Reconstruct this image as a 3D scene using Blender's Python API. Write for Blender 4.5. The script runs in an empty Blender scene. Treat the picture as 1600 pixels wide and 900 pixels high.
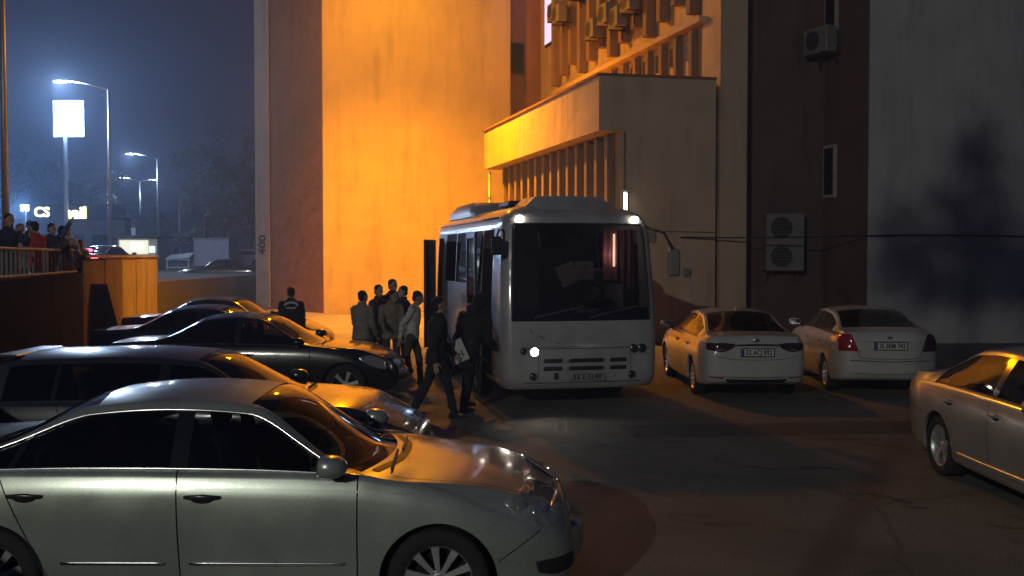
import bpy, bmesh, math, random
from mathutils import Vector, Matrix, Euler, noise
from mathutils.bvhtree import BVHTree
R = math.radians
random.seed(7)
scene = bpy.context.scene
col = scene.collection
# ---------------------------------------------------------------- camera
K = 1.25; FPX = 1300*K      # depth factor of the plan, focal length in photo pixels
cam_d = bpy.data.cameras.new('camera'); cam = bpy.data.objects.new('camera', cam_d); col.objects.link(cam)
cam.location = (0, 0, 2.35); cam.rotation_euler = (math.pi/2 - math.atan(50/FPX), 0, 0)
cam_d.sensor_width = 36; cam_d.lens = 36*FPX/1600; cam_d.clip_start = 0.05; cam_d.clip_end = 2000
scene.camera = cam
# ---------------------------------------------------------------- night sky
SKY_STRENGTH = 0.10
world = bpy.data.worlds.new('World'); scene.world = world; world.use_nodes = True
wn = world.node_tree; wn.nodes.clear()
w_out = wn.nodes.new('ShaderNodeOutputWorld'); w_bg = wn.nodes.new('ShaderNodeBackground')
w_sky = wn.nodes.new('ShaderNodeTexSky'); w_sky.sky_type = 'NISHITA'; w_sky.sun_disc = False
w_sky.sun_elevation = R(-4.0); w_sky.sun_rotation = R(-70); w_sky.air_density = 1.6; w_sky.dust_density = 3.0
w_mix = wn.nodes.new('ShaderNodeMix'); w_mix.data_type = 'RGBA'; w_mix.blend_type = 'ADD'
w_mix.inputs[0].default_value = 1.0; w_mix.inputs[7].default_value = (0.058, 0.064, 0.20, 1)   # even town skyglow
wn.links.new(w_sky.outputs[0], w_mix.inputs[6]); wn.links.new(w_mix.outputs[2], w_bg.inputs[0])
w_bg.inputs[1].default_value = SKY_STRENGTH
wn.links.new(w_bg.outputs[0], w_out.inputs[0])
# ---------------------------------------------------------------- exposure
scene.view_settings.view_transform = 'Standard'; scene.view_settings.look = 'None'
scene.view_settings.exposure = 0.35; scene.view_settings.gamma = 1.0; scene.view_settings.use_curve_mapping = False
scene.render.engine = 'CYCLES'
scene.cycles.max_bounces = 5; scene.cycles.diffuse_bounces = 3; scene.cycles.glossy_bounces = 3; scene.cycles.volume_bounces = 0
scene.cycles.use_adaptive_sampling = True; scene.cycles.adaptive_threshold = 0.04
scene.cycles.transparent_max_bounces = 8; scene.cycles.caustics_reflective = False; scene.cycles.caustics_refractive = False
scene.cycles.sample_clamp_indirect = 4.0
HAZE = 0.0032
# lamp strengths (watts)
P_SODIUM = 2700.0; P_SODIUM_DOWN = 18500.0; P_LOT = 9800.0

# ================================================================ materials
MATS = {}
def M(name, colr, rough=0.6, metal=0.0, var=0.12, scale=6.0, bump=0.0, bscale=40.0, coat=0.0, rvar=0.1, spec=0.5, detail=4, emit=None, es=0.0):
    if name in MATS: return MATS[name]
    m = bpy.data.materials.new(name); m.use_nodes = True; nt = m.node_tree; n = nt.nodes; l = nt.links
    b = n['Principled BSDF']; tc = n.new('ShaderNodeTexCoord')
    nz = n.new('ShaderNodeTexNoise'); nz.inputs['Scale'].default_value = scale; nz.inputs['Detail'].default_value = detail
    l.new(tc.outputs['Object'], nz.inputs['Vector'])
    rp = n.new('ShaderNodeValToRGB'); a = 1 - var; c2 = 1 + var
    rp.color_ramp.elements[0].position = .3; rp.color_ramp.elements[1].position = .7
    rp.color_ramp.elements[0].color = (colr[0]*a, colr[1]*a, colr[2]*a, 1)
    rp.color_ramp.elements[1].color = (min(1, colr[0]*c2), min(1, colr[1]*c2), min(1, colr[2]*c2), 1)
    l.new(nz.outputs['Fac'], rp.inputs[0]); l.new(rp.outputs[0], b.inputs['Base Color'])
    mr = n.new('ShaderNodeMapRange'); mr.inputs[3].default_value = max(.02, rough*(1-rvar)); mr.inputs[4].default_value = min(1, rough*(1+rvar))
    l.new(nz.outputs['Fac'], mr.inputs[0]); l.new(mr.outputs[0], b.inputs['Roughness'])
    b.inputs['Metallic'].default_value = metal; b.inputs['Specular IOR Level'].default_value = spec
    b.inputs['Coat Weight'].default_value = coat; b.inputs['Coat Roughness'].default_value = 0.04
    if bump:
        n2 = n.new('ShaderNodeTexNoise'); n2.inputs['Scale'].default_value = bscale; n2.inputs['Detail'].default_value = 5
        l.new(tc.outputs['Object'], n2.inputs['Vector'])
        bp = n.new('ShaderNodeBump'); bp.inputs['Strength'].default_value = bump; bp.inputs['Distance'].default_value = 0.02
        l.new(n2.outputs['Fac'], bp.inputs['Height']); l.new(bp.outputs[0], b.inputs['Normal'])
    if emit:
        b.inputs['Emission Color'].default_value = (*emit, 1); b.inputs['Emission Strength'].default_value = es
        m.cycles.emission_sampling = 'FRONT' if name == 'lit sign face' else 'NONE'
    MATS[name] = m
    return m
def glass(name, tint, refl=1.0, rough=0.02):
    if name in MATS: return MATS[name]
    m = bpy.data.materials.new(name); m.use_nodes = True; nt = m.node_tree; n = nt.nodes; l = nt.links; n.clear()
    o = n.new('ShaderNodeOutputMaterial'); mx = n.new('ShaderNodeMixShader'); t = n.new('ShaderNodeBsdfTransparent'); g = n.new('ShaderNodeBsdfGlossy')
    f = n.new('ShaderNodeFresnel'); f.inputs[0].default_value = 1.5
    t.inputs[0].default_value = (*tint, 1); g.inputs[0].default_value = (refl, refl, refl, 1); g.inputs[1].default_value = rough
    tc = n.new('ShaderNodeTexCoord'); nz = n.new('ShaderNodeTexNoise'); nz.inputs['Scale'].default_value = 3
    mr = n.new('ShaderNodeMapRange'); mr.inputs[3].default_value = rough*.5; mr.inputs[4].default_value = rough*2+.02
    l.new(tc.outputs['Object'], nz.inputs['Vector']); l.new(nz.outputs['Fac'], mr.inputs[0]); l.new(mr.outputs[0], g.inputs[1])
    l.new(f.outputs[0], mx.inputs[0]); l.new(t.outputs[0], mx.inputs[1]); l.new(g.outputs[0], mx.inputs[2]); l.new(mx.outputs[0], o.inputs[0])
    MATS[name] = m
    return m
def paint(name, c, metal=0.0, rough=0.35, coat=1.0, dirt=.12):
    """car paint: broad dirt, fine dust speckle, patchy clear coat gloss"""
    new = name not in MATS
    m = M(name, c, rough, metal, dirt, 2.5, 0, 0, coat, .35, .5, 8)
    if new:
        nt = m.node_tree; n = nt.nodes; l = nt.links; b = n['Principled BSDF']; src = b.inputs['Base Color'].links[0].from_socket
        tc = n.new('ShaderNodeTexCoord'); z = n.new('ShaderNodeTexNoise'); z.inputs['Scale'].default_value = 120; z.inputs['Detail'].default_value = 3; l.new(tc.outputs['Object'], z.inputs['Vector'])
        r = n.new('ShaderNodeValToRGB'); r.color_ramp.elements[0].position = .35; r.color_ramp.elements[1].position = .7
        r.color_ramp.elements[0].color = (.84, .84, .84, 1); r.color_ramp.elements[1].color = (1.12, 1.11, 1.08, 1); l.new(z.outputs['Fac'], r.inputs[0])
        x = n.new('ShaderNodeMix'); x.data_type = 'RGBA'; x.blend_type = 'MULTIPLY'; x.inputs[0].default_value = 1.0; l.new(src, x.inputs[6]); l.new(r.outputs[0], x.inputs[7]); l.new(x.outputs[2], b.inputs['Base Color'])
        w = n.new('ShaderNodeTexNoise'); w.inputs['Scale'].default_value = 7; w.inputs['Detail'].default_value = 7; w.inputs['Roughness'].default_value = .7; l.new(tc.outputs['Object'], w.inputs['Vector'])
        cr = n.new('ShaderNodeMapRange'); cr.inputs[1].default_value = .35; cr.inputs[2].default_value = .7; cr.inputs[3].default_value = .03; cr.inputs[4].default_value = .22; l.new(w.outputs['Fac'], cr.inputs[0]); l.new(cr.outputs[0], b.inputs['Coat Roughness'])
    return m

# ================================================================ mesh helpers
def tag(o, label=None, cat=None, group=None, kind=None):
    if label: o['label'] = label
    if cat: o['category'] = cat
    if group: o['group'] = group
    if kind: o['kind'] = kind
    return o
def empty(name, loc=(0, 0, 0), rz=0.0):
    o = bpy.data.objects.new(name, None); col.objects.link(o); o.location = loc; o.rotation_euler = (0, 0, rz); o.empty_display_size = .2
    return o
def link(name, me, mat, parent=None):
    o = bpy.data.objects.new(name, me); col.objects.link(o)
    if mat is not None:
        me.materials.clear()
        for m_ in (mat if isinstance(mat, (list, tuple)) else [mat]): me.materials.append(m_)
    if parent: o.parent = parent
    return o
def copy_tree(o, parent=None):
    c = o.copy(); col.objects.link(c); c.parent = parent
    for ch in list(o.children): copy_tree(ch, c)
    return c
class MB:
    def __init__(s): s.v = []; s.f = []; s.mi = []
    def add(s, vs, fs, mi=0):
        b = len(s.v); s.v += [tuple(v) for v in vs]; s.f += [tuple(i+b for i in f) for f in fs]; s.mi += [mi]*len(fs)
        return s
    def box(s, c, d, rz=0.0, ch=0.0, mi=0, mat=None):
        hx, hy, hz = d[0]/2, d[1]/2, d[2]/2
        mt = mat or Matrix.Rotation(rz, 3, 'Z')
        if ch <= 0:
            vs = [(x*hx, y*hy, z*hz) for x in (-1, 1) for y in (-1, 1) for z in (-1, 1)]
            fs = [(0,1,3,2),(4,6,7,5),(0,4,5,1),(2,3,7,6),(0,2,6,4),(1,5,7,3)]
            vs = [mt @ Vector(v) + Vector(c) for v in vs]
            return s.add(vs, fs, mi)
        ch = min(ch, hx*.9, hy*.9, hz*.9)
        bm = bmesh.new(); bmesh.ops.create_cube(bm, size=1)
        for v in bm.verts: v.co = Vector((v.co.x*2*hx, v.co.y*2*hy, v.co.z*2*hz))
        bmesh.ops.bevel(bm, geom=bm.edges[:]+bm.verts[:], offset=ch, segments=1, affect='EDGES')
        vs = [mt @ v.co + Vector(c) for v in bm.verts]; bm.verts.index_update()
        fs = [[v.index for v in f.verts] for f in bm.faces]; bm.free()
        return s.add(vs, fs, mi)
    def rings(s, rings, closed=True, cap=True, mi=0):
        n = len(rings[0]); vs = [p for r in rings for p in r]; fs = []
        for i in range(len(rings)-1):
            for j in range(n if closed else n-1):
                k = (j+1) % n
                fs.append((i*n+j, i*n+k, (i+1)*n+k, (i+1)*n+j))
        if cap and closed:
            fs.append(tuple(range(n))[::-1]); fs.append(tuple((len(rings)-1)*n+j for j in range(n)))
        return s.add(vs, fs, mi)
    def tube(s, pts, r, seg=8, mi=0, cap=True):
        pts = [Vector(p) for p in pts]; rr = r if isinstance(r, (list, tuple)) else [r]*len(pts); rs = []
        up = None
        for i, p in enumerate(pts):
            d = (pts[min(i+1, len(pts)-1)] - pts[max(i-1, 0)]).normalized()
            if up is None: up = Vector((0, 0, 1)) if abs(d.z) < .9 else Vector((1, 0, 0))
            a = d.cross(up).normalized(); b = d.cross(a).normalized(); up = -b if b.length else up
            rs.append([p + (a*math.cos(2*math.pi*j/seg) + b*math.sin(2*math.pi*j/seg))*rr[i] for j in range(seg)])
        return s.rings(rs, True, cap, mi)
    def lathe(s, prof, seg=24, c=(0, 0, 0), axis='Y', mi=0, cap=False):
        rs = []
        for r, h in prof:
            ring = []
            for j in range(seg):
                a = 2*math.pi*j/seg
                x, y = r*math.cos(a), r*math.sin(a)
                p = (x, h, y) if axis == 'Y' else ((x, y, h) if axis == 'Z' else (h, x, y))
                ring.append(Vector(p)+Vector(c))
            rs.append(ring)
        return s.rings(rs, True, cap, mi)
    def ell(s, c, r, rot=None, su=12, sv=8, mi=0):
        rot = rot or Matrix.Identity(3); vs = []; fs = []
        for i in range(sv+1):
            t = math.pi*i/sv
            for j in range(su):
                a = 2*math.pi*j/su
                vs.append(rot @ Vector((r[0]*math.sin(t)*math.cos(a), r[1]*math.sin(t)*math.sin(a), r[2]*math.cos(t))) + Vector(c))
        for i in range(sv):
            for j in range(su):
                k = (j+1) % su
                fs.append((i*su+j, (i+1)*su+j, (i+1)*su+k, i*su+k))
        return s.add(vs, fs, mi)
    def prism(s, poly, z0, z1, mi=0):
        n = len(poly)
        if sum(poly[i][0]*poly[(i+1) % n][1]-poly[(i+1) % n][0]*poly[i][1] for i in range(n)) < 0: poly = poly[::-1]
        vs = [(p[0], p[1], z0) for p in poly] + [(p[0], p[1], z1) for p in poly]
        fs = [tuple(range(n))[::-1], tuple(range(n, 2*n))] + [(i, (i+1) % n, n+(i+1) % n, n+i) for i in range(n)]
        return s.add(vs, fs, mi)
    def build(s, name, mat, parent=None, smooth=False, weld=False, angle=None):
        me = bpy.data.meshes.new(name); me.from_pydata(s.v, [], s.f); me.validate(); 
        if len(set(s.mi)) > 1 and len(me.polygons) == len(s.mi): me.polygons.foreach_set('material_index', s.mi)
        if weld:
            bm = bmesh.new(); bm.from_mesh(me); bmesh.ops.remove_doubles(bm, verts=bm.verts, dist=2e-4); bmesh.ops.recalc_face_normals(bm, faces=bm.faces); bm.to_mesh(me); bm.free()
        if smooth:
            me.polygons.foreach_set('use_smooth', [True]*len(me.polygons))
            if angle: me.set_sharp_from_angle(angle=R(angle))
        me.update()
        return link(name, me, mat, parent)
def push(me, fn):
    """move every vertex along its normal by fn(co)"""
    n = len(me.vertices); cs = [0.0]*(3*n); ns = [0.0]*(3*n)
    me.vertices.foreach_get('co', cs); me.vertices.foreach_get('normal', ns)
    for i in range(n):
        k = fn(Vector(cs[3*i:3*i+3]))
        cs[3*i] += ns[3*i]*k; cs[3*i+1] += ns[3*i+1]*k; cs[3*i+2] += ns[3*i+2]*k
    me.vertices.foreach_set('co', cs); me.update()
def text_obj(name, body, size, mat, parent=None, mw=None, extrude=.002, align='CENTER', bold=0.0, width=None):
    cu = bpy.data.curves.new('text', 'FONT'); cu.body = body; cu.size = size; cu.extrude = extrude; cu.align_x = align; cu.align_y = 'CENTER'; cu.offset = bold
    cu.resolution_u = 3
    t = bpy.data.objects.new('text', cu); col.objects.link(t)
    dg = bpy.context.evaluated_depsgraph_get(); me = bpy.data.meshes.new_from_object(t.evaluated_get(dg)); bpy.data.objects.remove(t); bpy.data.curves.remove(cu)
    if width:
        xs = [v.co.x for v in me.vertices]; k = width/(max(xs)-min(xs))
        for v in me.vertices: v.co.x *= k
    o = link(name, me, mat, parent)
    if mw is not None: o.matrix_local = mw
    return o
def pchip(pts):
    xs = [p[0] for p in pts]; ys = [p[1] for p in pts]; n = len(xs)
    h = [xs[i+1]-xs[i] for i in range(n-1)]; d = [(ys[i+1]-ys[i])/h[i] for i in range(n-1)]; m = [0]*n
    m[0] = d[0]; m[-1] = d[-1]
    for i in range(1, n-1):
        if d[i-1]*d[i] > 0:
            w1 = 2*h[i]+h[i-1]; w2 = h[i]+2*h[i-1]; m[i] = (w1+w2)/(w1/d[i-1]+w2/d[i])
    def f(x):
        if x <= xs[0]: return ys[0]
        if x >= xs[-1]: return ys[-1]
        i = 0
        while x > xs[i+1]: i += 1
        t = (x-xs[i])/h[i]
        return (2*t**3-3*t*t+1)*ys[i]+(t**3-2*t*t+t)*h[i]*m[i]+(-2*t**3+3*t*t)*ys[i+1]+(t**3-t*t)*h[i]*m[i+1]
    return f
def catmull(pts, counts):
    out = []
    for i in range(len(pts)-1):
        p0 = pts[max(i-1, 0)]; p1 = pts[i]; p2 = pts[i+1]; p3 = pts[min(i+2, len(pts)-1)]
        for j in range(counts[i]):
            t = j/counts[i]
            out.append(tuple(.5*((2*b)+(-a+c)*t+(2*a-5*b+4*c-d)*t*t+(-a+3*b-3*c+d)*t**3) for a, b, c, d in zip(p0, p1, p2, p3)))
    out.append(tuple(pts[-1]))
    return out
def lampdata(kind, name, loc, energy, colr, parent=None, radius=.1, rot=None, spot=None, blend=.5):
    d = bpy.data.lights.new(name, kind); d.energy = energy; d.color = colr
    d.shadow_soft_size = radius
    if kind == 'SPOT': d.spot_size = R(spot); d.spot_blend = blend
    o = bpy.data.objects.new(name, d); col.objects.link(o); o.location = loc
    if rot: o.rotation_euler = rot
    if parent: o.parent = parent
    return o
# ================================================================ ground, street level, walls
def ground_mat():
    m = bpy.data.materials.new('worn asphalt'); m.use_nodes = True; nt = m.node_tree; n = nt.nodes; l = nt.links; b = n['Principled BSDF']
    tc = n.new('ShaderNodeTexCoord')
    def nz(s, d=4, dist=0):
        x = n.new('ShaderNodeTexNoise'); x.inputs['Scale'].default_value = s; x.inputs['Detail'].default_value = d; x.inputs['Distortion'].default_value = dist; l.new(tc.outputs['Object'], x.inputs['Vector']); return x
    def ramp(src, p0, c0, p1, c1):
        r = n.new('ShaderNodeValToRGB'); r.color_ramp.elements[0].position = p0; r.color_ramp.elements[1].position = p1
        r.color_ramp.elements[0].color = (*c0, 1); r.color_ramp.elements[1].color = (*c1, 1); l.new(src, r.inputs[0]); return r
    def mix(a, bb, fac, mode='MIX'):
        x = n.new('ShaderNodeMix'); x.data_type = 'RGBA'; x.blend_type = mode
        l.new(a, x.inputs[6]); l.new(bb, x.inputs[7])
        if isinstance(fac, float): x.inputs[0].default_value = fac
        else: l.new(fac, x.inputs[0])
        return x
    big = ramp(nz(.35, 5, .6).outputs['Fac'], .35, (.135, .130, .112), .68, (.21, .198, .168))
    fine = ramp(nz(55, 3).outputs['Fac'], .3, (.45, .45, .45), .72, (1.5, 1.5, 1.45))
    c1 = mix(big.outputs[0], fine.outputs[0], 1.0, 'MULTIPLY')
    stain = ramp(nz(1.1, 3, 1.5).outputs['Fac'], .60, (0, 0, 0), .70, (1, 1, 1))
    dk = n.new('ShaderNodeRGB'); dk.outputs[0].default_value = (.07, .067, .06, 1)
    c2 = mix(c1.outputs[2], dk.outputs[0], stain.outputs[0])
    v = n.new('ShaderNodeTexVoronoi'); v.feature = 'DISTANCE_TO_EDGE'; v.inputs['Scale'].default_value = .33
    w = nz(1.8, 4); vm = n.new('ShaderNodeMix'); vm.data_type = 'RGBA'; vm.inputs[0].default_value = .25
    l.new(tc.outputs['Object'], vm.inputs[6]); l.new(w.outputs['Color'], vm.inputs[7]); l.new(vm.outputs[2], v.inputs['Vector'])
    cr = ramp(v.outputs['Distance'], .002, (.55, .55, .55), .008, (0, 0, 0))
    c3 = mix(c2.outputs[2], dk.outputs[0], cr.outputs[0])
    l.new(c3.outputs[2], b.inputs['Base Color'])
    rr = ramp(nz(.8, 4).outputs['Fac'], .3, (.62, .62, .62), .7, (.92, .92, .92)); l.new(rr.outputs[0], b.inputs['Roughness'])
    bp = n.new('ShaderNodeBump'); bp.inputs['Strength'].default_value = .55; bp.inputs['Distance'].default_value = .012
    ad = n.new('ShaderNodeMath'); ad.operation = 'SUBTRACT'; l.new(nz(70, 4).outputs['Fac'], ad.inputs[0]); l.new(cr.outputs[0], ad.inputs[1])
    l.new(ad.outputs[0], bp.inputs['Height']); l.new(bp.outputs[0], b.inputs['Normal'])
    return m
ASPH = ground_mat()
def plaster(name, c, var=.10, stain=.35):
    m = bpy.data.materials.new(name); m.use_nodes = True; nt = m.node_tree; n = nt.nodes; l = nt.links; b = n['Principled BSDF']
    tc = n.new('ShaderNodeTexCoord'); mp = n.new('ShaderNodeMapping'); mp.inputs['Scale'].default_value = (1.6, 1.6, .18); l.new(tc.outputs['Object'], mp.inputs['Vector'])
    a = n.new('ShaderNodeTexNoise'); a.inputs['Scale'].default_value = .9; a.inputs['Detail'].default_value = 6; l.new(tc.outputs['Object'], a.inputs['Vector'])
    s = n.new('ShaderNodeTexNoise'); s.inputs['Scale'].default_value = 1.4; s.inputs['Detail'].default_value = 6; s.inputs['Roughness'].default_value = .65; l.new(mp.outputs[0], s.inputs['Vector'])
    r1 = n.new('ShaderNodeValToRGB'); r1.color_ramp.elements[0].position = .3; r1.color_ramp.elements[1].position = .72
    r1.color_ramp.elements[0].color = (*[x*(1-var) for x in c], 1); r1.color_ramp.elements[1].color = (*[min(1, x*(1+var)) for x in c], 1)
    l.new(a.outputs['Fac'], r1.inputs[0])
    r2 = n.new('ShaderNodeValToRGB'); r2.color_ramp.elements[0].position = .28; r2.color_ramp.elements[1].position = .5
    r2.color_ramp.elements[0].color = (1-stain, 1-stain, 1-stain*.95, 1); r2.color_ramp.elements[1].color = (1, 1, 1, 1); l.new(s.outputs['Fac'], r2.inputs[0])
    mx = n.new('ShaderNodeMix'); mx.data_type = 'RGBA'; mx.blend_type = 'MULTIPLY'; mx.inputs[0].default_value = 1; l.new(r1.outputs[0], mx.inputs[6]); l.new(r2.outputs[0], mx.inputs[7])
    l.new(mx.outputs[2], b.inputs['Base Color']); b.inputs['Roughness'].default_value = .88
    f = n.new('ShaderNodeTexNoise'); f.inputs['Scale'].default_value = 26; f.inputs['Detail'].default_value = 6; l.new(tc.outputs['Object'], f.inputs['Vector'])
    g = n.new('ShaderNodeTexNoise'); g.inputs['Scale'].default_value = 1.5; g.inputs['Detail'].default_value = 3; l.new(tc.outputs['Object'], g.inputs['Vector'])
    b1 = n.new('ShaderNodeBump'); b1.inputs['Strength'].default_value = .35; b1.inputs['Distance'].default_value = .01; l.new(f.outputs['Fac'], b1.inputs['Height'])
    b2 = n.new('ShaderNodeBump'); b2.inputs['Strength'].default_value = .6; b2.inputs['Distance'].default_value = .10; l.new(g.outputs['Fac'], b2.inputs['Height']); l.new(b1.outputs[0], b2.inputs['Normal'])
    l.new(b2.outputs[0], b.inputs['Normal'])
    MATS[name] = m
    return m
CREAM = plaster('cream plaster', (.58, .45, .31), .08, .26)
BROWN = plaster('brown painted plaster', (.30, .145, .085), .1, .25)
BROWN2 = plaster('dark brown wall paint', (.13, .085, .07), .12, .3)
GREYW = plaster('off white plaster', (.46, .46, .46), .08, .25)
SHADESTONE = plaster('shade dark stone', (.022, .019, .018), .3, .5); SHADESTONE.node_tree.nodes['Principled BSDF'].inputs['Specular IOR Level'].default_value = .05; SHADESTONE.node_tree.nodes['Principled BSDF'].inputs['Roughness'].default_value = 1.0  # unlit stretch of the low wall: its shade is put into this near-black colour
SHADECONC = plaster('shade toned stained concrete', (.10, .06, .05), .25, .6)  # darker reddish copy of the concrete, shade of the nearer panels painted in
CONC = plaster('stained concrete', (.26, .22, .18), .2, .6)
METAL = M('galvanised metal', (.42, .43, .45), .45, .7, .15, 9)
DARKM = M('dark painted metal', (.05, .05, .055), .5, .4, .2, 9)
WHITEP = M('white plastic', (.20, .195, .185), .5, 0, .12, 5, .05, 60)
BLACKP = M('black plastic', (.02, .02, .022), .5, 0, .2, 10)
RUBBER = M('rubber', (.018, .018, .018), .85, 0, .3, 20, .3, 80)
GLASS_D = glass('dark window glass', (.10, .11, .12))

def ky(poly): return [(p[0], p[1]*K) for p in poly]
gm = MB()
gm.add([(-400, -200, 0), (400, -200, 0), (400, 1200, 0), (-400, 1200, 0)], [(0, 1, 2, 3)])
tag(gm.build('ground', ASPH), 'worn grey asphalt of the parking lot', None, None, 'structure')
pv_ = MB(); pv_.prism(ky([(-9.0, 22.2), (2.5, 20.6), (2.2, 23.2), (-.6, 34.5), (-.1, 36.6), (-7.7, 34.0), (-10.9, 37.2), (-12.6, 37)]), -.02, .004)
tag(pv_.build('pavement', M('pale concrete paving', (.30, .27, .23), .85, 0, .25, .7, .5, 30)), 'pale concrete paving in front of the tower block', None, None, 'structure')
# repair patches in the asphalt
PATCH = M('repair asphalt', (.085, .082, .078), .9, 0, .3, 3, .5, 90)
for i, poly in enumerate([[(1.6, 10.7), (5.2, 10.95), (8.4, 11.25), (8.3, 11.9), (5.0, 11.75), (1.5, 11.5)]]):
    p = MB(); p.prism(ky(poly), -.02, .004 + .001*i)
    tag(p.build('asphalt_patch', PATCH), None, None, None, 'structure')
# raised street beyond the retaining wall, with the ramp at its end
WA, WB = Vector((-5.6, 5.0*K)), Vector((-13.0, 30.5*K))
wd = (WB-WA).normalized(); wnrm = Vector((wd.y, -wd.x))      # towards the lot
def wallpt(y, off=0.0):
    t = (y*K-WA.y)/wd.y; p = WA + wd*t + wnrm*off
    return p
st = MB()
a0 = WA - wd*16; 
back0 = a0 - wnrm*.2; back1 = WB - wnrm*.2
st.prism([(back0.x, back0.y), (back1.x, back1.y), (-150, 30.3*K), (-150, -20)], -.5, 1.4)
st.prism(ky([(-150, 30.3), (back1.x, 30.3), (-13.2, 58), (-13.2, 190), (-150, 190)]), -.5, 1.396)
st.add([(p[0], p[1]*K, p[2]) for p in [(-13.2, 33, .01), (-4, 45, .01), (60, 60, 1.39), (60, 190, 1.39), (-13.2, 190, 1.39), (-13.2, 60, 1.39)]], [(0, 1, 2, 3, 4, 5)])
tag(st.build('street', M('street asphalt', (.06, .06, .062), .85, 0, .25, .4, .4, 40)), 'raised street surface beyond the retaining wall', None, None, 'structure')

# retaining wall: low part with railing, tall concrete part
rw = empty('retaining_wall', (WA.x, WA.y, 0)); tag(rw, 'stained concrete retaining wall behind the parked cars, orange lit at its far end', 'wall')
def in_parent(o, par): o.parent = par; o.matrix_parent_inverse = par.matrix_world.inverted(); return o
def wseg(y0, y1, z0, z1, th, name, mat, par, off=0.0):
    p0, p1 = wallpt(y0, off), wallpt(y1, off); q0, q1 = p0 - wnrm*th, p1 - wnrm*th
    m = MB(); m.prism([(p0.x-par.location.x, p0.y-par.location.y), (p1.x-par.location.x, p1.y-par.location.y), (q1.x-par.location.x, q1.y-par.location.y), (q0.x-par.location.x, q0.y-par.location.y)], z0, z1)
    return m.build(name, mat, par)
wseg(-8, 18.4, 0, 1.9, .3, 'low_wall', SHADESTONE, rw)
wseg(-8, 18.4, 1.9, 1.97, .36, 'coping', SHADESTONE, rw, .03)
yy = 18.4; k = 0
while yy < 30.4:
    wseg(yy+.012, min(yy+2.4, 30.5), 0, 2.27 + .02*((k*7) % 3), .34, 'panel', SHADECONC if k < 2 else CONC, rw, .015*((k*5) % 2)); yy += 2.4; k += 1
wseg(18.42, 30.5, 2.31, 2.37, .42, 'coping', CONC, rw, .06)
for y in (19.2,):
    p = wallpt(y); m = MB()
    b0, b1 = wallpt(y, .0), wallpt(y+.4, .0); c0, c1 = wallpt(y, .75), wallpt(y+.4, .75)
    o = [rw.location.x, rw.location.y]
    m.add([(b0.x-o[0], b0.y-o[1], 0), (b1.x-o[0], b1.y-o[1], 0), (c1.x-o[0], c1.y-o[1], 0), (c0.x-o[0], c0.y-o[1], 0), (b0.x-o[0], b0.y-o[1], 1.7), (b1.x-o[0], b1.y-o[1], 1.7), (wallpt(y+.4, .35).x-o[0], wallpt(y+.4, .35).y-o[1], 1.7), (wallpt(y, .35).x-o[0], wallpt(y, .35).y-o[1], 1.7)],
          [(0,3,2,1),(4,5,6,7),(0,1,5,4),(1,2,6,5),(2,3,7,6),(3,0,4,7)])
    m.build('buttress', SHADECONC, rw)
# railing on the low wall
rl = empty('railing', (wallpt(8).x, wallpt(8).y, 1.97)); tag(rl, 'pale metal railing on the low wall in front of the onlookers', 'railing')
bal = MB(); bal.box((0, 0, .26), (.038, .038, .52), 0, .006)
bal_me = None; y = 6.0; yo = Vector((rl.location.x, rl.location.y))
RAILM = M('chalky railing paint', (.16, .16, .16), .6, .2, .4, 3)
i = 0
while y < 18.3:
    p = wallpt(y, -.12) - yo
    if bal_me is None:
        o = bal.build('baluster', RAILM, rl); bal_me = o.data
    else:
        o = link('baluster', bal_me, None, rl)
    o.location = (p.x, p.y, 0); o.rotation_euler = (0, 0, math.atan2(wd.y, wd.x)); o.scale = (1, 1, 1)
    y += .24 if i % 7 else .30; i += 1
for z in (.04, .5):
    p0, p1 = wallpt(5.9, -.12) - yo, wallpt(18.35, -.12) - yo
    m = MB(); m.tube([(p0.x, p0.y, z), (p1.x, p1.y, z)], .028, 8); m.build('rail', RAILM, rl, True)

# ================================================================ tower block
def prism_part(name, poly, z0, z1, mat, par):
    m = MB(); ox, oy = par.location.x, par.location.y
    m.prism([(p[0]-ox, p[1]-oy) for p in poly], z0, z1)
    return m.build(name, mat, par)
U = Vector((-.3192, .9477*K)).normalized(); N = Vector((U.y, -U.x))
TA = Vector((-7.7, 34.0*K)); TC = TA + N*7.9; TB = Vector((-10.75, 37.05*K))
tower = empty('tower_block', (TA.x, TA.y, 0)); tag(tower, 'tall plastered tower block with brown corner, glowing orange under the lamp', 'building')
prism_part('wall', [TA, TC, TC+U*12, (TB.x-2, TB.y+14), TB], 0, 24, [CREAM], tower)
bdir = (TB-TA).normalized(); inset = Vector((-bdir.y, bdir.x))*.012; inset = inset if inset.y < 0 else -inset
prism_part('brown_corner', [TA+inset+bdir*.006, TA+inset*(-2), TB+inset*(-2), TB+inset], 0.0, 24, BROWN, tower)
EN = Vector((-.76, -.65)).normalized(); ED = Vector((EN.y, -EN.x)); ED = ED if ED.x < 0 else -ED; E0 = TB + EN*.05
E1 = E0 + ED*1.32
prism_part('end_pier', [E0, E1, E1 + Vector((-.3, 5)), E0 + Vector((1.5, 3))], 0, 24, GREYW, tower)
prism_part('plinth', [TA-U*.05, TC-U*.05, TC+U*.05, TA+U*.05], 0, .95, CREAM, tower)
NUM = M('faded black paint', (.05, .048, .045), .8, 0, .5, 14)
Ep = E0 + ED*.66 + EN*.006
mw = Matrix.Translation((Ep.x-TA.x, Ep.y-TA.y, 2.85)) @ Matrix.Rotation(math.atan2(-ED.y, -ED.x), 4, 'Z') @ Matrix.Rotation(R(90), 4, 'X') @ Matrix.Rotation(R(90), 4, 'Z') @ Matrix.Diagonal((1, 1.5, 1, 1))
text_obj('number_400', '400', .60, NUM, tower, mw, .003, bold=.02)

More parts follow.
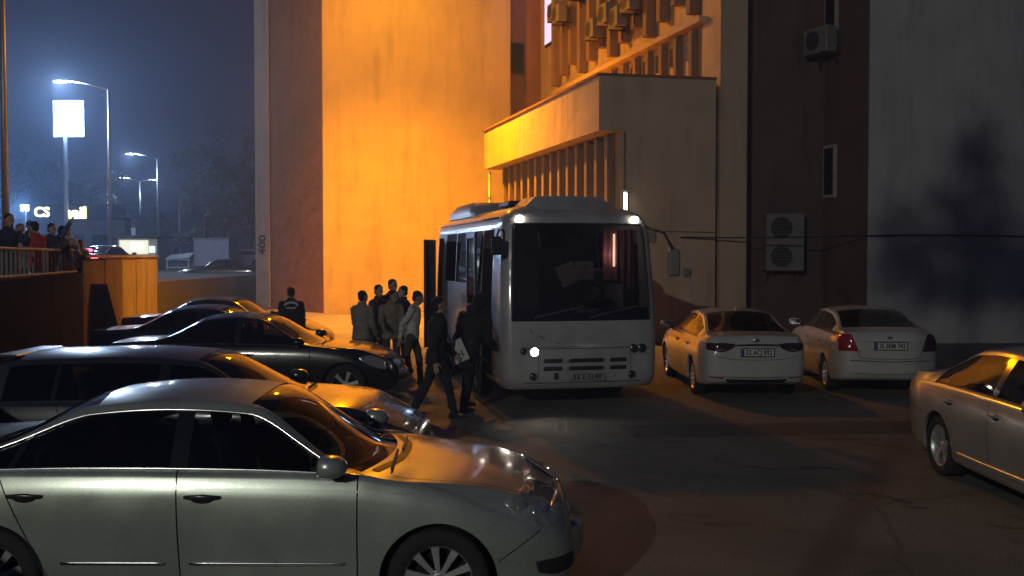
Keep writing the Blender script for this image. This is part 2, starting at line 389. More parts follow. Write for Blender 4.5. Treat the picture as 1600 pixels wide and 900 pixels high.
# ================================================================ annex wing with fins
C0 = Vector((2.33, 22.4*K)); Ev = Vector((.975, .21)).normalized()
CL = 13.1
F0 = Vector((5.62, 23.75*K)); 
annex = empty('annex_wing', (C0.x, C0.y, 0)); tag(annex, 'cream office wing with vertical fins and a deep canopy band beside the bus', 'building')
Cn = C0 + Ev*3.35
prism_part('canopy_band', [C0, Cn, F0 + N*.1 + U*12.8, C0 + U*CL], 5.72, 7.18, CREAM, annex)
prism_part('canopy_cap', [C0 - Ev*.06 - U*.05, Cn - U*.05, Cn + U*.1, C0 + U*.1 + Ev*.14, C0 + U*(CL+.05) + Ev*.14, C0 + U*(CL+.05) - Ev*.06], 7.18, 7.25, BROWN, annex)
G0 = C0 + Ev*.62 + U*.004
prism_part('ground_floor', [G0, C0 + Ev*3.35 + U*.006, F0 + N*.1 + U*12.5, G0 + U*(CL-.5)], 0, 5.72, CREAM, annex)
MAINL = 16.85
prism_part('upper_wall', [F0 + N*.02, F0 + N*9, F0 + N*9 + U*MAINL, F0 + N*.02 + U*MAINL], 0, 24, CREAM, annex)
prism_part('corner_pier', [F0 - U*.86 - N*.10, F0 - U*.86 + N*.72, F0 + N*.72 + U*.3, F0 - N*.10 + U*.3], 0, 24, CREAM, annex)
# recess between tower and wing
prism_part('recess_wall', [TC + U*1.2 - N*.3, TC + U*1.2 + N*3, TC + U*1.6 + N*3, TC + U*1.6 - N*.3], 0, 24, BROWN, annex)
FR = M('dark window frame', (.04, .035, .03), .5, .2, .2, 8)
wm = MB(); p = TC + U*1.16 + N*.62 - C0; wm.box((p.x, p.y, 11.0), (.62, .1, 1.35), math.atan2(N.y, N.x), .01); wf = wm.build('recess_window', FR, annex)
wm = MB(); p = TC + U*1.09 + N*.62 - C0; wm.box((p.x, p.y, 11.0), (.5, .04, 1.2), math.atan2(N.y, N.x)); wm.build('pane', GLASS_D, wf)
rzU = math.atan2(U.y, U.x)
# ledge between the two fin storeys
p = F0 - N*.16 + U*6.9 - C0
m = MB(); m.box((p.x, p.y, 9.05), (13.9, .42, .16), rzU, .01); m.build('ledge', CREAM, annex)
# upper fins
fin_up = MB(); fin_up.box((0, 0, 7.2), (.30, .34, 14.4), 0, .02)
fin_lo = MB(); fin_lo.box((0, 0, .86), (.22, .20, 1.72), 0, .015)
fin_gf = MB(); fin_gf.box((0, 0, 2.84), (.24, .22, 5.68), 0, .015)
me_u = me_l = me_g = None
FINM = plaster('fin brown plaster', (.27, .19, .13), .12, .3)
NICHE = M('dark niche glass', (.03, .028, .026), .25, 0, .2, 6)
def place(proto, me, name, pos, z, mat):
    if me is None:
        o = proto.build(name, mat, annex); me = o.data
    else: o = link(name, me, None, annex)
    o.location = (pos.x-C0.x, pos.y-C0.y, z); o.rotation_euler = (0, 0, rzU)
    return me
t = .75; i = 0
while t < 14.3:
    z0 = 9.35 + .25*((i*5) % 3)
    me_u = place(fin_up, me_u, 'fin', F0 - N*.18 + U*t, z0, FINM)
    if t < 12.6: me_l = place(fin_lo, me_l, 'lower_fin', F0 - N*.11 + U*(t+.15), 7.19, FINM)
    if t < 12.6:
        nm = MB(); q = F0 - N*.005 + U*(t+.70) - C0; nm.box((q.x, q.y, 8.45), (.42, .06, .55), rzU, .008); nm.build('niche_window', NICHE, annex)
    nm = MB(); q = F0 - N*.005 + U*(t+.55) - C0; nm.box((q.x, q.y, 14.2), (.46, .05, 4.6), rzU, .008); nm.build('window', NICHE, annex)
    t += 1.1; i += 1
t = .55
while t < CL-.9:
    me_g = place(fin_gf, me_g, 'ground_fin', G0 - N*.12 + U*t, 0.0, FINM)
    nm = MB(); q = G0 - N*.01 + U*(t+.43) - C0; nm.box((q.x, q.y, 3.6), (.36, .05, 2.4), rzU, .008); nm.build('window', NICHE, annex)
    t += .86
# rain pipe at the far end of the canopy, conduit and boxes on the end wall
p = C0 + U*(CL-.35) + Ev*.12 - C0
m = MB(); m.tube([(p.x, p.y, 0), (p.x, p.y, 5.6)], .055, 8); dp = m.build('rain_pipe', METAL, annex, True)
for z_ in (1.2, 2.9, 4.6): m = MB(); m.lathe([(.058, -.03), (.075, -.03), (.075, .03), (.058, .03)], 10, (p.x, p.y, z_), 'Z'); m.build('pipe_clip', METAL, dp)
def on_end(s_, z_, off=.0): q_ = C0 + Ev*s_ - U*off - C0; return Vector((q_.x, q_.y, z_))
m = MB(); m.tube([on_end(.72, 5.68, .02), on_end(.72, 3.4, .02), on_end(.74, .2, .02)], .018, 6); m.build('conduit', M('weathered conduit', (.18, .15, .12), .7, .2, .2, 9), annex, True)
m = MB(); m.tube([on_end(.74, 3.05, .02), on_end(1.8, 3.02, .02), on_end(3.3, 3.0, .02)], .012, 6); m.build('conduit', M('weathered conduit', (.18, .15, .12), .7, .2, .2, 9), annex, True)
rzE = math.atan2(Ev.y, Ev.x)
for s_, z_, w_, h_ in ((1.45, 2.9, .26, .34), (2.5, 1.9, .18, .24)):
    m = MB(); m.box(on_end(s_, z_, .05), (w_, .1, h_), rzE, .01); jb = m.build('junction_box', M('grey box enamel', (.26, .25, .23), .5, .1, .2, 8), annex)
    m = MB(); m.box(on_end(s_+w_*.3, z_, .105), (.02, .012, .04), rzE); m.build('latch', DARKM, jb)
# lit white window at the far end
LITW = M('lit window', (.7, .7, .75), .5, 0, .05, 4, emit=(.62, .62, 1.0), es=.9)
p = F0 - N*.03 + U*15.2 - C0
m = MB(); m.box((p.x, p.y, 13.4), (1.45, .1, 4.2), rzU, .01); wf = m.build('tall_window_frame', FR, annex)
p = F0 - N*.085 + U*15.2 - C0
m = MB(); m.box((p.x, p.y, 13.4), (1.3, .03, 4.0), rzU); m.build('lit_pane', LITW, wf)
# right-hand block: brown recessed face, projecting side, off-white face
Q0 = F0 + N*.72; Q0 = Vector((6.42, 23.95*K)); Q1 = Vector((8.98, 24.05*K)); Q2 = Vector((9.50, 22.3*K)); Q3 = Vector((24, 22.9*K))
rb = empty('grey_block', (Q2.x, Q2.y, 0)); tag(rb, 'dim off-white building at the right with brown recessed side wall', 'building')
prism_part('recess_wall', [Q0, Q1, (9.1, 24.6*K), (6.42, 24.6*K)], 0, 24, BROWN2, rb)
prism_part('side_wall', [Q1 + Vector((.002, 0)), Q2, Q2 + Vector((.3, .01)), (9.4, 24.5*K)], 0, 24, BROWN2, rb)
prism_part('front_wall', [Q2 + Vector((.02, -.02)), Q3, (24, 24.5*K), (9.55, 24.5*K)], 0, 24, GREYW, rb)
sd = (Q2-Q1).normalized(); rzs = math.atan2(sd.y, sd.x); sn = Vector((-abs(sd.y), -abs(sd.x))); sn = Vector((sd.y, -sd.x))
if sn.x > 0: sn = -sn
for zc, hh in ((4.75, 1.5), (9.6, 2.6)):
    p = Q1 + sd*.42 + sn*.03 - Q2
    m = MB(); m.box((p.x, p.y, zc), (.62, .12, hh), rzs, .01); wf = m.build('slim_window', M('pale window frame', (.42, .40, .37), .6, 0, .1, 5), rb)
    p = Q1 + sd*.42 + sn*.085 - Q2
    m = MB(); m.box((p.x, p.y, zc), (.46, .03, hh-.18), rzs); m.build('pane', GLASS_D, wf)
# cable strung along the walls
cb = MB(); pts = []
for k in range(41):
    t_ = k/40
    x = 4.6 + t_*13; y = 28.42 if x < 6.2 else (28.42 + (x-6.2)*(27.72-28.42)/(9.5-6.2) if x < 9.5 else 27.72 + (x-9.5)*.045)
    pts.append((x, y, 2.86 + .03*math.sin(t_*9) - .05*math.sin(t_*math.pi*3) + .05*t_))
cb.tube(pts, .022, 6)
tag(cb.build('cable', BLACKP), 'black cable strung across the wall above the white cars', 'cable')

# ================================================================ air conditioners
def ac_unit(name, label, loc, rz, w=.82, h=.56, d=.32, fans=1, bracket=True):
    o = empty(name, loc, rz); tag(o, label, 'air conditioner', 'air conditioner units on the walls')
    m = MB(); m.box((0, 0, h/2), (w, d, h), 0, .02); m.build('casing', WHITEP, o)
    for k in range(fans):
        zc = h*(k+.5)/fans if fans > 1 else h/2; r = min(w*.36, h/fans*.42); xc = -w*.1
        m = MB(); m.lathe([(r, -d/2-.004), (r, -d/2-.02), (r*.92, -d/2-.02), (r*.92, -d/2+.004)], 20, (xc, 0, zc)); m.build('fan_ring', WHITEP, o, True, angle=40)
        m = MB(); m.lathe([(.001, -d/2-.006), (r*.9, -d/2-.006)], 20, (xc, 0, zc)); fan = m.build('fan_opening', BLACKP, o)
        m = MB()
        for q in range(5):
            a = q*2*math.pi/5; rr = r*.85
            m.add([(xc+.2*r*math.cos(a), -d/2-.010, zc+.2*r*math.sin(a)), (xc+rr*math.cos(a), -d/2-.010, zc+rr*math.sin(a)), (xc+rr*math.cos(a+.8), -d/2-.014, zc+rr*math.sin(a+.8)), (xc+.2*r*math.cos(a+.9), -d/2-.014, zc+.2*r*math.sin(a+.9))], [(0, 1, 2, 3)])
        m.build('fan_blade', DARKM, fan)
        m = MB()
        for q in range(-3, 4):
            zz = q*r*.26; ww = math.sqrt(max(.0, r*r-zz*zz))
            m.box((xc, -d/2-.022, zc+zz), (2*ww, .006, .008))
        m.build('guard', WHITEP, fan)
    if bracket:
        for sx in (-1, 1):
            m = MB(); m.box((sx*w*.35, .12, -.02), (.04, d+.3, .04)); m.box((sx*w*.35, d/2+.1, -.16), (.04, .04, .3)); m.build('bracket', DARKM, o)
    return o
acs = [(10.35, 11.75, .0), (9.6, 11.45, .1), (8.15, 12.0, .0), (6.6, 10.1, .0), (5.25, 10.25, .12), (4.65, 9.98, .0), (3.75, 10.28, .0)]
lab = ['air conditioner directly below the lit white window', 'air conditioner second from the lit window', 'air conditioner hung higher up between the fins, third from the lit window', 'large air conditioner low over the canopy edge, fourth from the lit window', 'half hidden air conditioner between two larger ones above the canopy', 'air conditioner beside the rightmost one, low on the finned wall', 'rightmost air conditioner on the finned wall above the canopy']
for (t, z, off), lb in zip(acs, lab):
    p = F0 + U*(t*1.235) - N*(.62+off)
    ac_unit('air_conditioner', lb, (p.x, p.y, z), math.atan2(-N.x, N.y)*-1 + 0 if False else math.atan2(U.y, U.x) + math.pi, .85, .68, .36)
ac_unit('air_conditioner', 'tall air conditioner with two stacked fans on the brown wall', (7.72, 29.60, 1.93), 0, 1.08, 1.62, .42, 2, True)
ac_unit('air_conditioner', 'air conditioner high on the brown wall in the corner', (8.62, 29.3, 8.0), R(-65), .95, .72, .38, 1, True)
# vertical tube lamp on the ground floor wall
tl = empty('tube_lamp', (3.05, 28.03, 3.75)); tag(tl, 'small glowing tube lamp on the wall behind the bus roof', 'wall lamp')
m = MB(); m.tube([(0, 0, -.25), (0, 0, .3)], .05, 8); m.build('tube', M('lit tube', (.8, .8, .8), .4, 0, .02, 3, emit=(1, .93, .8), es=3.0), tl, True)
m = MB(); m.box((0, .05, .02), (.12, .05, .66), 0, .01); m.box((.03, -.02, .36), (.26, .08, .05), 0, .01); m.build('holder', METAL, tl)
# ================================================================ cars
CHROME = M('chrome trim', (.85, .86, .88), .22, 1.0, .08, 20)
CARGLASS = glass('tinted car glass', (.34, .35, .35))
SEATM = M('dark seat cloth', (.035, .035, .038), .9, 0, .3, 14, .3, 120)
GAPM = M('dark shut line', (.006, .006, .006), .9, 0, .1, 5)
LINER = M('wheel arch liner', (.008, .008, .008), .95, 0, .3, 10)
RIMM = M('alloy rim', (.62, .63, .64), .38, .75, .12, 10)
LAMPGLASS = M('clear lamp plastic', (.34, .35, .34), .10, .45, .35, 16, 0, 0, 1.0)
LAMPDARK = M('lamp bowl', (.10, .10, .105), .18, .8, .4, 14, 0, 0, 1.0)
TAILRED = M('red lamp plastic', (.30, .012, .010), .12, 0, .25, 16, 0, 0, 1.0)
TAILDARK = M('smoked lamp plastic', (.05, .02, .022), .1, .2, .3, 16, 0, 0, 1.0)
AMBER = M('amber lamp plastic', (.55, .18, .02), .15, 0, .2, 16, 0, 0, 1.0)
PLATEW = M('plate white', (.60, .60, .58), .5, 0, .12, 12)
PLATEB = M('plate blue', (.02, .05, .30), .5, 0, .1, 12)
PLATEK = M('plate black', (.01, .01, .01), .6, 0, .1, 12)
class Car:
    def __init__(s, S):
        s.S = S; L, H, W = S['L'], S['H'], S['W']; s.L, s.H, s.W = L, H, W/2
        dz, df, xrb, xrt, xwt, xwb, cowl, nose, belt = [S[k] for k in ('dz', 'df', 'xrb', 'xrt', 'xwt', 'xwb', 'cowl', 'nose', 'belt')]
        if S.get('hatch'):
            s.top = pchip([(0, dz-.2), (.03, dz-.06), (.07, dz), (xrb, df), (xrt, H-.05), (xrt+.5, H-.015), ((xrt+xwt)/2+.2, H), (xwt, H-.04), (xwb, cowl), ((xwb+L)/2, cowl-.055), (L-.32, nose+.10), (L-.10, nose-.01), (L-.03, nose-.08), (L, nose-.2)])
        else:
            s.top = pchip([(0, dz-.16), (.03, dz-.06), (.09, dz-.005), (.16, dz), (xrb, df), (xrt, H-.04), ((xrt+xwt)/2, H), (xwt, H-.035), (xwb, cowl), ((xwb+L)/2, cowl-.055), (L-.32, nose+.10), (L-.10, nose-.01), (L-.03, nose-.08), (L, nose-.2)])
        s.belt = pchip([(0, dz-.24), (.12, min(dz-.09, belt)), (.5, belt-.005), (L*.35, belt+.01), (xwb-.15, belt-.015), (xwb+.35, cowl-.09), (L-.4, nose-.03), (L-.1, nose-.13), (L, nose-.26)])
        w = s.W
        s.wid = pchip([(0, w*.76), (.03, w*.83), (.10, w*.90), (.25, w*.95), (.55, w*.985), (L*.4, w), (L*.62, w), (L-.7, w*.985), (L-.38, w*.94), (L-.2, w*.875), (L-.08, w*.79), (L-.02, w*.70), (L, w*.66)])
        s.bot = pchip([(0, .40), (.05, .31), (.25, .25), (.8, .20), (L*.5, .185), (L-.7, .19), (L-.2, .22), (L-.04, .27), (L, .36)])
        we = w*S.get('roofw', .655)
        if S.get('hatch'): s.edge = pchip([(0, w*.80), (.07, w*.84), (xrb, w*.80), (xrt+.1, we*1.02), ((xrt+xwt)/2, we), (xwt, we*.98), (xwb-.03, w*.845), (xwb+.15, w*.88), (L-.4, w*.80), (L-.1, w*.66), (L, w*.56)])
        else: s.edge = pchip([(0, w*.70), (.1, w*.80), (xrb-.1, w*.83), (xrb, w*.80), (xrt, we), ((xrt+xwt)/2, we), (xwt, we*.98), (xwb-.03, w*.845), (xwb+.15, w*.88), (L-.4, w*.80), (L-.1, w*.66), (L, w*.56)])
        s.bow = pchip([(0, 0), (max(.02, xrb-.15), -.02), ((xrb+xrt)/2, -S.get('rbow', .08)), (xrt+.45, 0), (xwt-.35, 0), ((xwt+xwb)/2, .13), (xwb+.02, .15), (xwb+.6, .03), (L-.1, 0), (L, 0)])
        s.dropf = pchip([(0, .02), (xrb, .02), (xrt, .055), ((xrt+xwt)/2, .06), (xwt, .055), (xwb, .025), (L, .05)])
        s.YF = [1, .975, .93, .84, .7, .5, .26, 0]
        s.BF = [0, .035, .07, .22, .4, .58, .75, .88, .94, 1]
        s.LC = [2, 2, 3, 7, 6, 3]
    def section(s, x):
        w, zb, zl, ze0, zt, we = s.wid(x), s.bot(x), s.belt(x), 0, s.top(x), s.edge(x)
        zl = min(zl, zt-.025)
        ze = max(zl+.012, zt - s.dropf(x))
        h = zl - zb
        cpts = [(w*.80, zb), (w*.93, zb+.015), (w*.965, zb+h*.10), (w*.985, zb+h*.27), (w*1.0, zb+h*.60), (w*.985, zb+h*.84), (w*.945, zl-.012)]
        low = catmull(cpts, s.LC)
        rows = [(0, zb)] + low
        wb = w*.925
        wb = max(wb, we+.01)
        for f in s.BF:
            bul = .018*math.sin(math.pi*f)*min(1, (ze-zl)/.3)
            rows.append((wb+(we-wb)*f + bul, zl+(ze-zl)*f))
        for f in s.YF[1:]:
            rows.append((we*f, ze+(zt-ze)*(1-abs(f)**2.3)))
        return rows
    nlow = property(lambda s: 1+sum(s.LC)+1)
    def sideY(s, x, z):
        r = s.section(x)[1:s.nlow]
        if z <= r[0][1]: return r[0][0]
        for a, b in zip(r, r[1:]):
            if a[1] <= z <= b[1] and b[1] > a[1]: return a[0]+(b[0]-a[0])*(z-a[1])/(b[1]-a[1])
        return r[-1][0]
def wheel_meshes(tr, width, spokes, rimk):
    rr = tr*.66; hw = width/2
    t = MB(); prof = [(rr, -hw*.80), (rr+.012, -hw*.93), (tr*.80, -hw*1.0), (tr*.93, -hw*.96), (tr*.985, -hw*.80), (tr, -hw*.5), (tr*.992, -hw*.42), (tr, -hw*.36), (tr, hw*.36), (tr*.985, hw*.8), (tr*.9, hw), (rr, hw*.85)]
    t.lathe(prof, 40)
    r = MB()
    r.lathe([(rr, hw*.8), (rr*.93, hw*.6), (rr*.93, -hw*.55), (rr*.965, -hw*.72), (rr*1.015, -hw*.86), (rr*1.02, -hw*.80)], 40)
    d = MB(); d.lathe([(.001, hw*.1), (rr*.94, hw*.1)], 32)
    h = MB(); h.lathe([(.001, -hw*.70), (rr*.12, -hw*.69), (rr*.15, -hw*.62), (rr*.26, -hw*.55), (rr*.27, -hw*.2)], 20)
    for k in range(spokes):
        a = 2*math.pi*k/spokes; ca, sa = math.cos(a), math.sin(a)
        def P(u, v, y): return (u*ca - v*sa, y, u*sa + v*ca)
        w0, w1 = (rr*.13, rr*.24) if spokes > 7 else (rr*.13, rr*.25)
        if rimk == 'wide': w0, w1 = rr*.2, rr*.30
        yo, yi = -hw*.60, -hw*.78
        vs = []
        for u, wv, y in ((rr*.18, w0, yo), (rr*.55, (w0+w1)/2*.9, yo-hw*.08), (rr*.97, w1, yi)):
            vs += [P(u, -wv/2, y), P(u, wv/2, y), P(u, wv/2*.9, y+.03), P(u, -wv/2*.9, y+.03)]
        fs = []
        for q in (0, 4): fs += [(q, q+1, q+5, q+4), (q+1, q+2, q+6, q+5), (q+2, q+3, q+7, q+6), (q+3, q, q+4, q+7)]
        fs += [(0, 3, 2, 1), (8, 9, 10, 11)]
        h.add(vs, fs)
    for k in range(5):
        a = 2*math.pi*k/5+.3
        h.lathe([(.012, -hw*.60), (.008, -hw*.52)], 8, (rr*.2*math.cos(a), 0, rr*.2*math.sin(a)))
    return t, r, d, h
def build_car(name, label, S, loc, rz, pm, group=None, seats=True):
    c = Car(S); L = c.L; root = empty(name, loc, rz); tag(root, label, 'car', group)
    X0 = L/2     # local x = station - X0
    xr, xf, tr = S['xr'], S['xf'], S['tr']; AR = tr + .045
    gA, gB, gC = S['gaps']          # front door front, B, rear door rear
    two = S.get('coupe', False)
    win = S['win']                  # (rear x, front x) of the side glass band
    q_x = S.get('quarter', gC)      # quarter window separation
    g = .0045
    st = set([0, .008, .02, .04, .07, .10, .14, .18, L, L-.008, L-.02, L-.04, L-.07, L-.10, L-.14])
    x = .22
    while x < L-.16: st.add(round(x, 4)); x += .052
    spec = []
    for gg in (gA, gB, gC): spec += [gg-g, gg+g]
    spec += [win[0], win[1], S['xwb']-.02, S['xwt'], S['xrt'], S['xrb']+.02, gB-.055, gB+.055, q_x-.025, q_x+.02]
    for q in spec: st = set(v for v in st if abs(v-q) > .012 or v in spec); st.add(q)
    st = sorted(st)
    shear = {gC: S.get('shC', -.5), gB: -.04, gA: 0.0}
    def sh(xs):
        keys = [(0, 0), (gC-.45, 0), (gC, S.get('shC', -.5)), (gC+.35, -.10), (gB, -.04), (gA, 0), (L, 0)]
        return pchip(keys)(xs)
    nl = c.nlow; nb = len(c.BF); nt = len(c.YF)-1; K = nl + nb + nt
    grid = []
    for xs in st:
        base = c.section(xs); s_ = sh(xs); zb_ = c.belt(xs); rowp = []
        for k, (y, z) in enumerate(base):
            xx = xs
            if k < nl and s_: xx = min(L, max(0, xs + s_*(z - zb_)))
            if abs(xx-xs) > 1e-5:
                yz = c.section(xx)[k]; y, z = yz[0], yz[1]
            bw = 0
            if k >= nl+nb: bw = -c.bow(xs)*(c.YF[k-nl-nb+1])**2
            elif k >= nl: bw = -c.bow(xs)*c.BF[k-nl]**.8 * (1 if True else 0)
            rowp.append(Vector((xx+bw-X0, y, z)))
        grid.append(rowp)
    NS = len(st)
    # cap ruled surfaces
    def cap(row, sgn, bulge):
        out = []
        for p in row:
            out.append([Vector((p.x + sgn*bulge*(1-(f)**2)*min(1, p.y/(.45*c.W)), p.y*f, p.z)) for f in (1, .8, .6, .4, .2, 0)])
        return out
    # full closed shell for projecting details
    allv = []; allf = []
    def addgrid(rows):
        b = len(allv); n = len(rows[0])
        for r_ in rows: allv.extend(r_)
        for i in range(len(rows)-1):
            for k in range(n-1): allf.append((b+i*n+k, b+i*n+k+1, b+(i+1)*n+k+1, b+(i+1)*n+k))
    for sy in (1, -1):
        addgrid([[Vector((p.x, p.y*sy, p.z)) for p in r_] for r_ in grid])
        addgrid([[Vector((p.x, p.y*sy, p.z)) for p in r_] for r_ in cap(grid[0], -1, .055)])
        addgrid([[Vector((p.x, p.y*sy, p.z)) for p in r_] for r_ in cap(grid[-1], 1, .085)])
    bvh = BVHTree.FromPolygons(allv, allf)
    # wheel arches: snap ring
    def cc(xw): return Vector((xw-X0, 0, tr))
    inside = [[0]*K for _ in range(NS)]
    for i in range(NS):
        for k in range(nl):
            p = grid[i][k]
            for xw in (xr, xf):
                if math.hypot(p.x-(xw-X0), p.z-tr) < AR: inside[i][k] = xw
    g2 = [[p.copy() for p in r_] for r_ in grid]
    for i in range(NS):
        for k in range(1, nl):
            xw = inside[i][k]
            if not xw: continue
            near_out = any(0 <= a < NS and 0 <= b < K and not inside[a][b] for a in (i-1, i, i+1) for b in (k-1, k, k+1))
            if near_out:
                p = grid[i][k]; d = Vector((p.x-(xw-X0), 0, p.z-tr)); d = d.normalized() if d.length > 1e-4 else Vector((0, 0, 1))
                nx, nz = xw-X0+d.x*AR, tr+d.z*AR
                g2[i][k] = Vector((nx, c.sideY(nx+X0, nz), nz))
    # classify
    def idx(xv): return min(range(NS), key=lambda i: abs(st[i]-xv))
    iA0, iA1, iB0, iB1, iC0, iC1 = idx(gA-g), idx(gA+g), idx(gB-g), idx(gB+g), idx(gC-g), idx(gC+g)
    iw0, iw1 = idx(win[0]), idx(win[1]); ipB0, ipB1 = idx(gB-.055), idx(gB+.055); iq0, iq1 = idx(q_x-.025), idx(q_x+.02)
    iws0, iws1, irw0, irw1 = idx(S['xwt']), idx(S['xwb']-.02), idx(S['xrb']+.02), idx(S['xrt'])
    kb0, kb1 = nl+1, nl+nb-2-1     # glass band rows
    kt0 = nl+nb+1                  # roof glass rows from y fraction .93
    sill = next(k for k in range(1, nl) if c.section(L*.5)[k][1] > S.get('sill', .30))
    regs = {}
    def put(key, a, b, cc_, d): regs.setdefault(key, []).append((a, b, cc_, d))
    for i in range(NS-1):
        for k in range(K-1):
            if k < nl and inside[i][k] and inside[i+1][k] and inside[i+1][k+1] and inside[i][k+1]: continue
            side = sill <= k < nl
            key = 'body'
            inband = nl-1 <= k < nl+nb-1
            if (i in (iA0, iB0, iC0)) and st[i+1]-st[i] < .02 and (side or (inband and k <= kb0 and i != iC0) or (side and i == iC0)):
                continue
            if kb0 <= k < kb1 and iw0 <= i < iw1:
                if ipB0 <= i < ipB1: key = 'bpillar'
                elif iq0 <= i < iq1: key = 'divider'
                elif i >= ipB1: key = 'pane_f'
                elif i >= iq1: key = 'pane_r'
                else: key = 'pane_q'
            elif side and iA0 > i >= iB1: key = 'door_f'
            elif side and iB0 > i >= iC1: key = 'door_r'
            elif k >= kt0 and iws0 <= i < iws1: key = 'ws'
            elif k >= kt0 and irw0 <= i < irw1: key = 'rw'
            put(key, (i, k), (i+1, k), (i+1, k+1), (i, k+1))
    glassy = {'pane_f', 'pane_r', 'pane_q', 'ws', 'rw'}
    def mk(key, nm, mat, parent, sides, shift=0.0):
        if key not in regs: return None
        m = MB()
        for sy in sides:
            mp = {}; vs = []; fs = []
            for fc in regs[key]:
                ids = []
                for ik in fc:
                    if ik not in mp:
                        p = g2[ik[0]][ik[1]]; mp[ik] = len(vs); vs.append(Vector((p.x, p.y*sy, p.z)))
                    ids.append(mp[ik])
                fs.append(tuple(ids) if sy > 0 else tuple(ids[::-1]))
            m.add(vs, fs)
        if key == 'body':
            for rowg, sgn, bl in ((grid[0], -1, .055), (grid[-1], 1, .085)):
                for sy in (1, -1):
                    rows = cap(rowg, sgn, bl)
                    rows = [[Vector((p.x, p.y*sy, p.z)) for p in r_] for r_ in rows]
                    m.rings(rows, False, False)
        o = m.build(nm, mat, parent, True, True, 55)
        if shift:
            push(o.data, lambda co: -shift)
        return o
    body = mk('body', 'body', pm, root, (1, -1))
    # arch lips + liners
    for xw in (xr, xf):
        for sy in (1, -1):
            lip = MB(); lin = MB(); a = []; b = []; d = []; e = []
            for q in range(31):
                an = R(-18 + q*216/30); px, pz = xw+AR*math.cos(an), tr+AR*math.sin(an)
                if pz < c.bot(px)-.02: continue
                y = c.sideY(px, pz)
                a.append(Vector((px-X0, sy*(y+.001), pz))); b.append(Vector((px-X0, sy*(y-.035), pz-0)))
                d.append(Vector((px-X0, sy*(y-.03), pz))); e.append(Vector((px-X0, sy*(c.W-.36), pz)))
            lip.rings([a, b], False, False); lin.rings([d, e], False, False)
            n_ = len(e); ctr = Vector((xw-X0, sy*(c.W-.36), tr)); lin.add(e+[ctr], [(i, i+1, n_) for i in range(n_-1)])
            lip.build('arch_lip', pm, body, True); lin.build('wheel_arch', LINER, root, False, True)
    # inner liner behind shut lines
    for sy in (1, -1):
        for gg, shv in ((gA, 0), (gB, -.04), (gC, S.get('shC', -.5))):
            a = []; b = []; dark = MB()
            i0 = idx(gg-g)
            for k in range(sill, nl+2):
                p0 = grid[max(0, i0-1)][k]; p1 = grid[min(NS-1, i0+2)][k]
                if inside[i0][k]: continue
                a.append(Vector((grid[i0][k].x-.03, sy*(p0.y-.014), p0.z))); b.append(Vector((grid[i0][k].x+.04, sy*(p1.y-.014), p1.z)))
            if len(a) > 1: dark.rings([a, b], False, False); dark.build('door_jamb', GAPM, root)
    bp = M('gloss black pillar', (.012, .012, .013), .15, 0, .1, 6, coat=.6)
    for sy in (1, -1): mk('bpillar', 'pillar_trim', bp, root, (sy,), .002); mk('divider', 'window_divider', bp, root, (sy,), .002)
    for sy, sd_ in ((1, 'left'), (-1, 'right')):
        for key, pk, hx in (('door_f', 'pane_f', gB+.17), ('door_r', 'pane_r', gC+.19)):
            dr = mk(key, 'door', pm, root, (sy,))
            if dr is None: continue
            mk(pk, 'door_window', CARGLASS, dr, (sy,), .006)
            # handle
            hz = c.belt(hx) - S.get('hdrop', .145); hy = c.sideY(hx, hz)
            hm = MB()
            hm.ell((hx-X0, sy*(hy+.002), hz-.012), (.075, .008, .030), None, 14, 8)
            rec = hm.build('handle_recess', LINER, dr, True)
            hm = MB(); pts = [Vector((hx-X0+u, sy*(hy+.006+.026*(1-(u/.115)**4)), hz+.006*(1-(u/.115)**2))) for u in [-.115, -.1, -.06, 0, .06, .1, .115]]
            rs = []
            for q, p in enumerate(pts):
                hh = .018*(1-.45*abs(q-3)/3); rs.append([p+Vector((0, sy*.007*math.cos(an), hh*math.sin(an))) for an in [2*math.pi*j/8 for j in range(8)]])
            hm.rings(rs); hm.build('handle', S.get('handle', pm), dr, True, True)
        mk('pane_q', 'quarter_window', CARGLASS, root, (sy,), .006)
    mk('ws', 'windscreen', CARGLASS, root, (1, -1), .004); mk('rw', 'rear_window', S.get('rwmat', CARGLASS), root, (1, -1), .004)
    # window surround strips
    if S.get('chrome'):
        for sy in (1, -1):
            for kk, r0 in ((kb1, .0085), (kb0, .007)):
                m = MB(); m.tube([Vector((grid[i][kk].x, sy*(grid[i][kk].y+.004), grid[i][kk].z)) for i in range(iw0, iw1+1)], r0, 6); m.build('window_trim', CHROME, root, True)
    else:
        for sy in (1, -1):
            m = MB(); m.tube([Vector((grid[i][kb0].x, sy*(grid[i][kb0].y+.003), grid[i][kb0].z)) for i in range(iw0, iw1+1)], .006, 6); m.build('window_seal', BLACKP, root, True)
    # wheels
    t_, r_, d_, h_ = wheel_meshes(tr, S.get('tw', .21), S.get('spokes', 10), S.get('rimk', ''))
    proto = None
    for xw in (xr, xf):
        for sy in (-1, 1):
            if proto is None:
                w_ = t_.build('wheel', RUBBER, root, True, angle=50); r1 = r_.build('rim_barrel', RIMM, w_, True, angle=50); d1 = d_.build('brake_disc', LINER, w_); h1 = h_.build('rim_spokes', S.get('rimm', RIMM), w_, True, angle=35); proto = w_
            else: w_ = copy_tree(proto, root)
            w_.location = (xw-X0, sy*(c.W-.035-S.get('tw', .21)/2), tr); w_.rotation_euler = (0, R(23*xw+40*sy) if True else 0, 0 if sy < 0 else math.pi)
    # floor pan
    fm = MB(); fm.box((0, 0, .24), (L-.9, c.W*1.3, .05)); fm.build('floor_pan', LINER, root)
